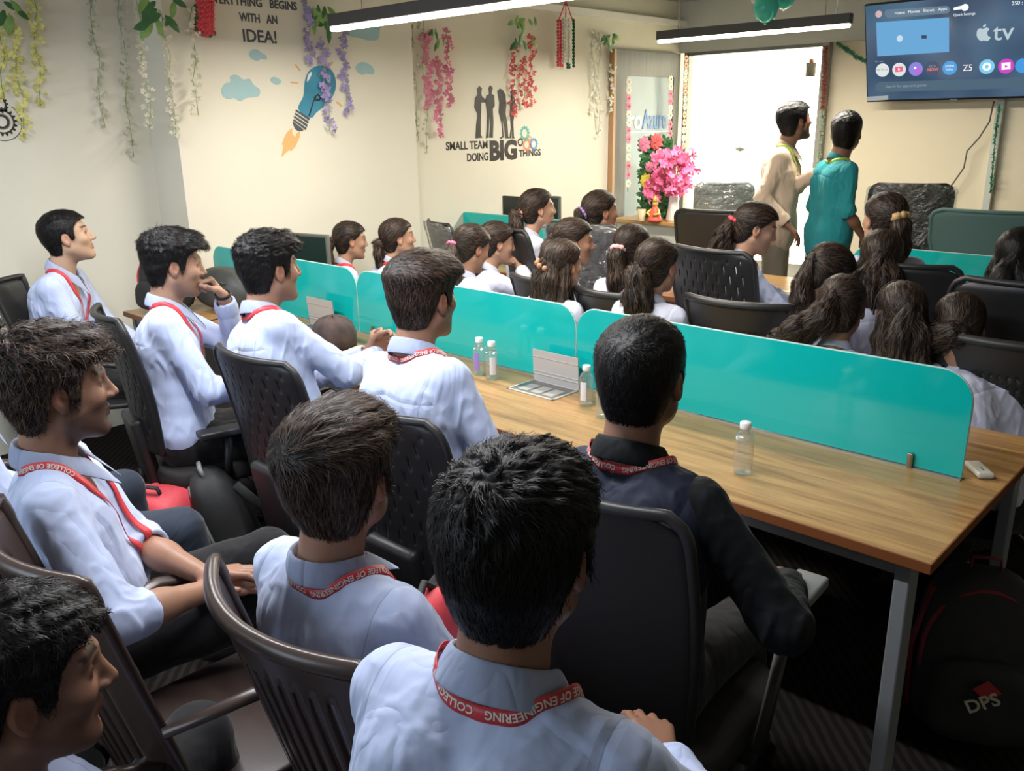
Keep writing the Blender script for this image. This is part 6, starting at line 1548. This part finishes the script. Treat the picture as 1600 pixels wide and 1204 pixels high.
# ------------------------------------------------------------------ flowers and figures before the door
rnd = random.Random(77)
def flower(e, c, R, mat, n=9, name='flower'):
    mb = MB(); c = Vector(c)
    for ring, k in ((1.0, n), (0.6, n-2)):
        for i in range(k):
            an = 2*PI*i/k+ring; d = Vector((math.cos(an)*0.9, -0.35*(1.3-ring), math.sin(an))).normalized(); leaf(mb, c, d, R*ring, R*0.28, (0.5, -1, 0.1))
    mb.ball(tuple(c+Vector((0.0, -0.012, 0))), R*0.16, 8, 6); return mb.build(name, mat, e)
FY = 6.25
def fp(px, py, y=FY): return at_y(px, py, y)
base = fp(1030, 352)
e = empty('side_table', (base.x, FY+0.15, 0), 0, 'wooden topped side table in front of the grey door', 'table')
zt = fp(1040, 345).z; zt = max(0.62, zt)
mb = MB(); mb.box((0.05, 0, zt-0.015), (0.95, 0.5, 0.03)); mb.build('tabletop', M_WOOD, e)
mb = MB(); mb.box((0.05, 0, (zt-0.03)/2), (0.88, 0.44, zt-0.03)); mb.build('cabinet_body', pmat('pale_grey_panel', (0.50, 0.50, 0.47), .6), e)
p = fp(1010, 270); e = empty('foliage_panel', (p.x, FY+0.16, zt), 0, 'upright green leaf panel with paper flowers in front of the door', 'decoration')
hh = fp(1010, 218).z-zt; ww = fp(1034, 270).x-fp(987, 270).x
mb = MB(); mb.box((0, 0, hh/2), (ww, 0.02, hh)); mb.build('backing_board', M_LEAF, e)
mb = MB()
for i in range(620):
    c = (rnd.uniform(-ww/2, ww/2), -0.015, rnd.uniform(0, hh)); leaf(mb, c, (rnd.uniform(-1, 1), -0.5, rnd.uniform(-.4, 1)), 0.05, 0.014, (0.2, -1, 0.3))
o = mb.build('leaves', M_LEAF, e); o['kind'] = 'stuff'
O = Vector((p.x, FY+0.16, zt))
for px, py, R, m in ((995, 226, .07, 'pink'), (1014, 222, .075, 'red'), (1021, 244, .065, 'cream'), (1003, 262, .05, 'pink'), (998, 284, .07, 'yellow'), (1012, 290, .035, 'red')):
    q = fp(px, py); c = Vector((q.x-O.x, -0.05, q.z-O.z)); flower(e, c, R, FLW[m] if m != 'yellow' else pmat('petal_bright_yellow', (0.82, 0.68, 0.08), .6))
p = fp(1052, 330); e = empty('flower_vase', (p.x, FY+0.0, zt), 0, 'tall white vase of pink blossom branches beside the leaf panel', 'vase')
hv = fp(1052, 292).z-zt
mb = MB(); mb.lathe([(0.05, 0.0), (0.06, 0.02), (0.045, hv*.4), (0.035, hv*.8), (0.05, hv)], 20); mb.build('vase_body', pmat('white_ceramic', (.78, .78, .76), .25), e)
O = Vector((p.x, FY, zt))
mb = MB(); fm = MB()
for i in range(26):
    q = fp(rnd.uniform(1026, 1072), rnd.uniform(242, 300)); t = Vector((q.x-O.x, rnd.uniform(-.12, .10), q.z-O.z)); mb.tube([(0, 0, hv*.9), (t.x*.4, t.y*.5, hv+(t.z-hv)*.5), t], .004, 5)
    for j in range(9):
        petals(fm, t+Vector((rnd.gauss(0, .035), rnd.gauss(0, .035), rnd.gauss(0, .04))), .036, rnd, 5)
mb.build('branches', pmat('twig', (.25, .14, .09), .7), e); o = fm.build('blossoms', FLW['hotpink'], e); o['kind'] = 'stuff'
p = fp(1034, 325); e = empty('figurine', (p.x, FY-.10, zt), 0, 'small seated yellow and red figurine on the side table', 'figurine')
mb = MB(); mb.lathe([(.06, 0), (.065, .02), (.05, .04), (.045, .07), (.03, .11), (.014, .13)], 16); mb.build('robe', pmat('figurine_red', (.62, .10, .06), .5), e)
mb = MB(); mb.ball((0, 0, .150), (.024, .024, .028)); mb.lathe([(.024, .165), (.018, .19), (.004, .22)], 12); mb.build('head', pmat('figurine_gold', (.72, .45, .10), .4), e)
mb = MB(); mb.tube([(-.035, 0, .10), (-.06, -.03, .07), (-.02, -.05, .06)], .011, 6); mb.tube([(.035, 0, .10), (.06, -.03, .07), (.02, -.05, .06)], .011, 6); mb.build('arms', MATS['figurine_gold'], e)
p = fp(1005, 325, FY-.1); e = empty('cup', (p.x, FY-.12, zt), 0, 'small tan cup standing left of the figurine', 'cup')
mb = MB(); mb.lathe([(.028, 0), (.036, .10), (.034, .10), (.027, .005)], 16, cap=False); mb.build('cup_body', pmat('tan_cup', (.55, .42, .26), .5), e)
# garlands of paper flowers round the door pane
def bloom_chain(label, pts, x, mats, R, seed):
    P = [at_x(a, b, x) for a, b in pts]; e = empty('flower_chain', P[0], 0, label, 'garland'); rn = random.Random(seed)
    L = sum((P[i+1]-P[i]).length for i in range(len(P)-1)); n = int(L/(R*1.6)); k = 0
    mb = MB(); mb.tube([p-P[0] for p in P], .003, 5); mb.build('string', M_LEAFL, e)
    for i in range(n):
        u = i/n*(len(P)-1); j = int(u); c = P[j].lerp(P[j+1], u-j)-P[0]; m = mats[(i//2) % len(mats)]; mb = MB()
        for q in range(8): an = 2*PI*q/8; leaf(mb, c, (0.25, math.cos(an), math.sin(an)), R, R*.3, (1, 0, 0.1))
        mb.ball(tuple(c+Vector((.01, 0, 0))), R*.22, 6, 5); mb.build('blossom', m, e)
bloom_chain('pink and white flower chain down the left side of the door pane', [(982, 128), (982, 210), (981, 300)], WX+.10, [FLW['white'], FLW['pink']], .042, 1)
bloom_chain('pink and white flower chain down the right side of the door pane', [(1048, 124), (1047, 180), (1046, 250)], WX+.10, [FLW['white'], FLW['pink']], .042, 2)
bloom_chain('peach flower chain at the edge of the bright opening', [(1072, 92), (1070, 160), (1067, 240)], WX+.14, [pmat('petal_peach', (.75, .42, .32), .6), FLW['white']], .038, 3)
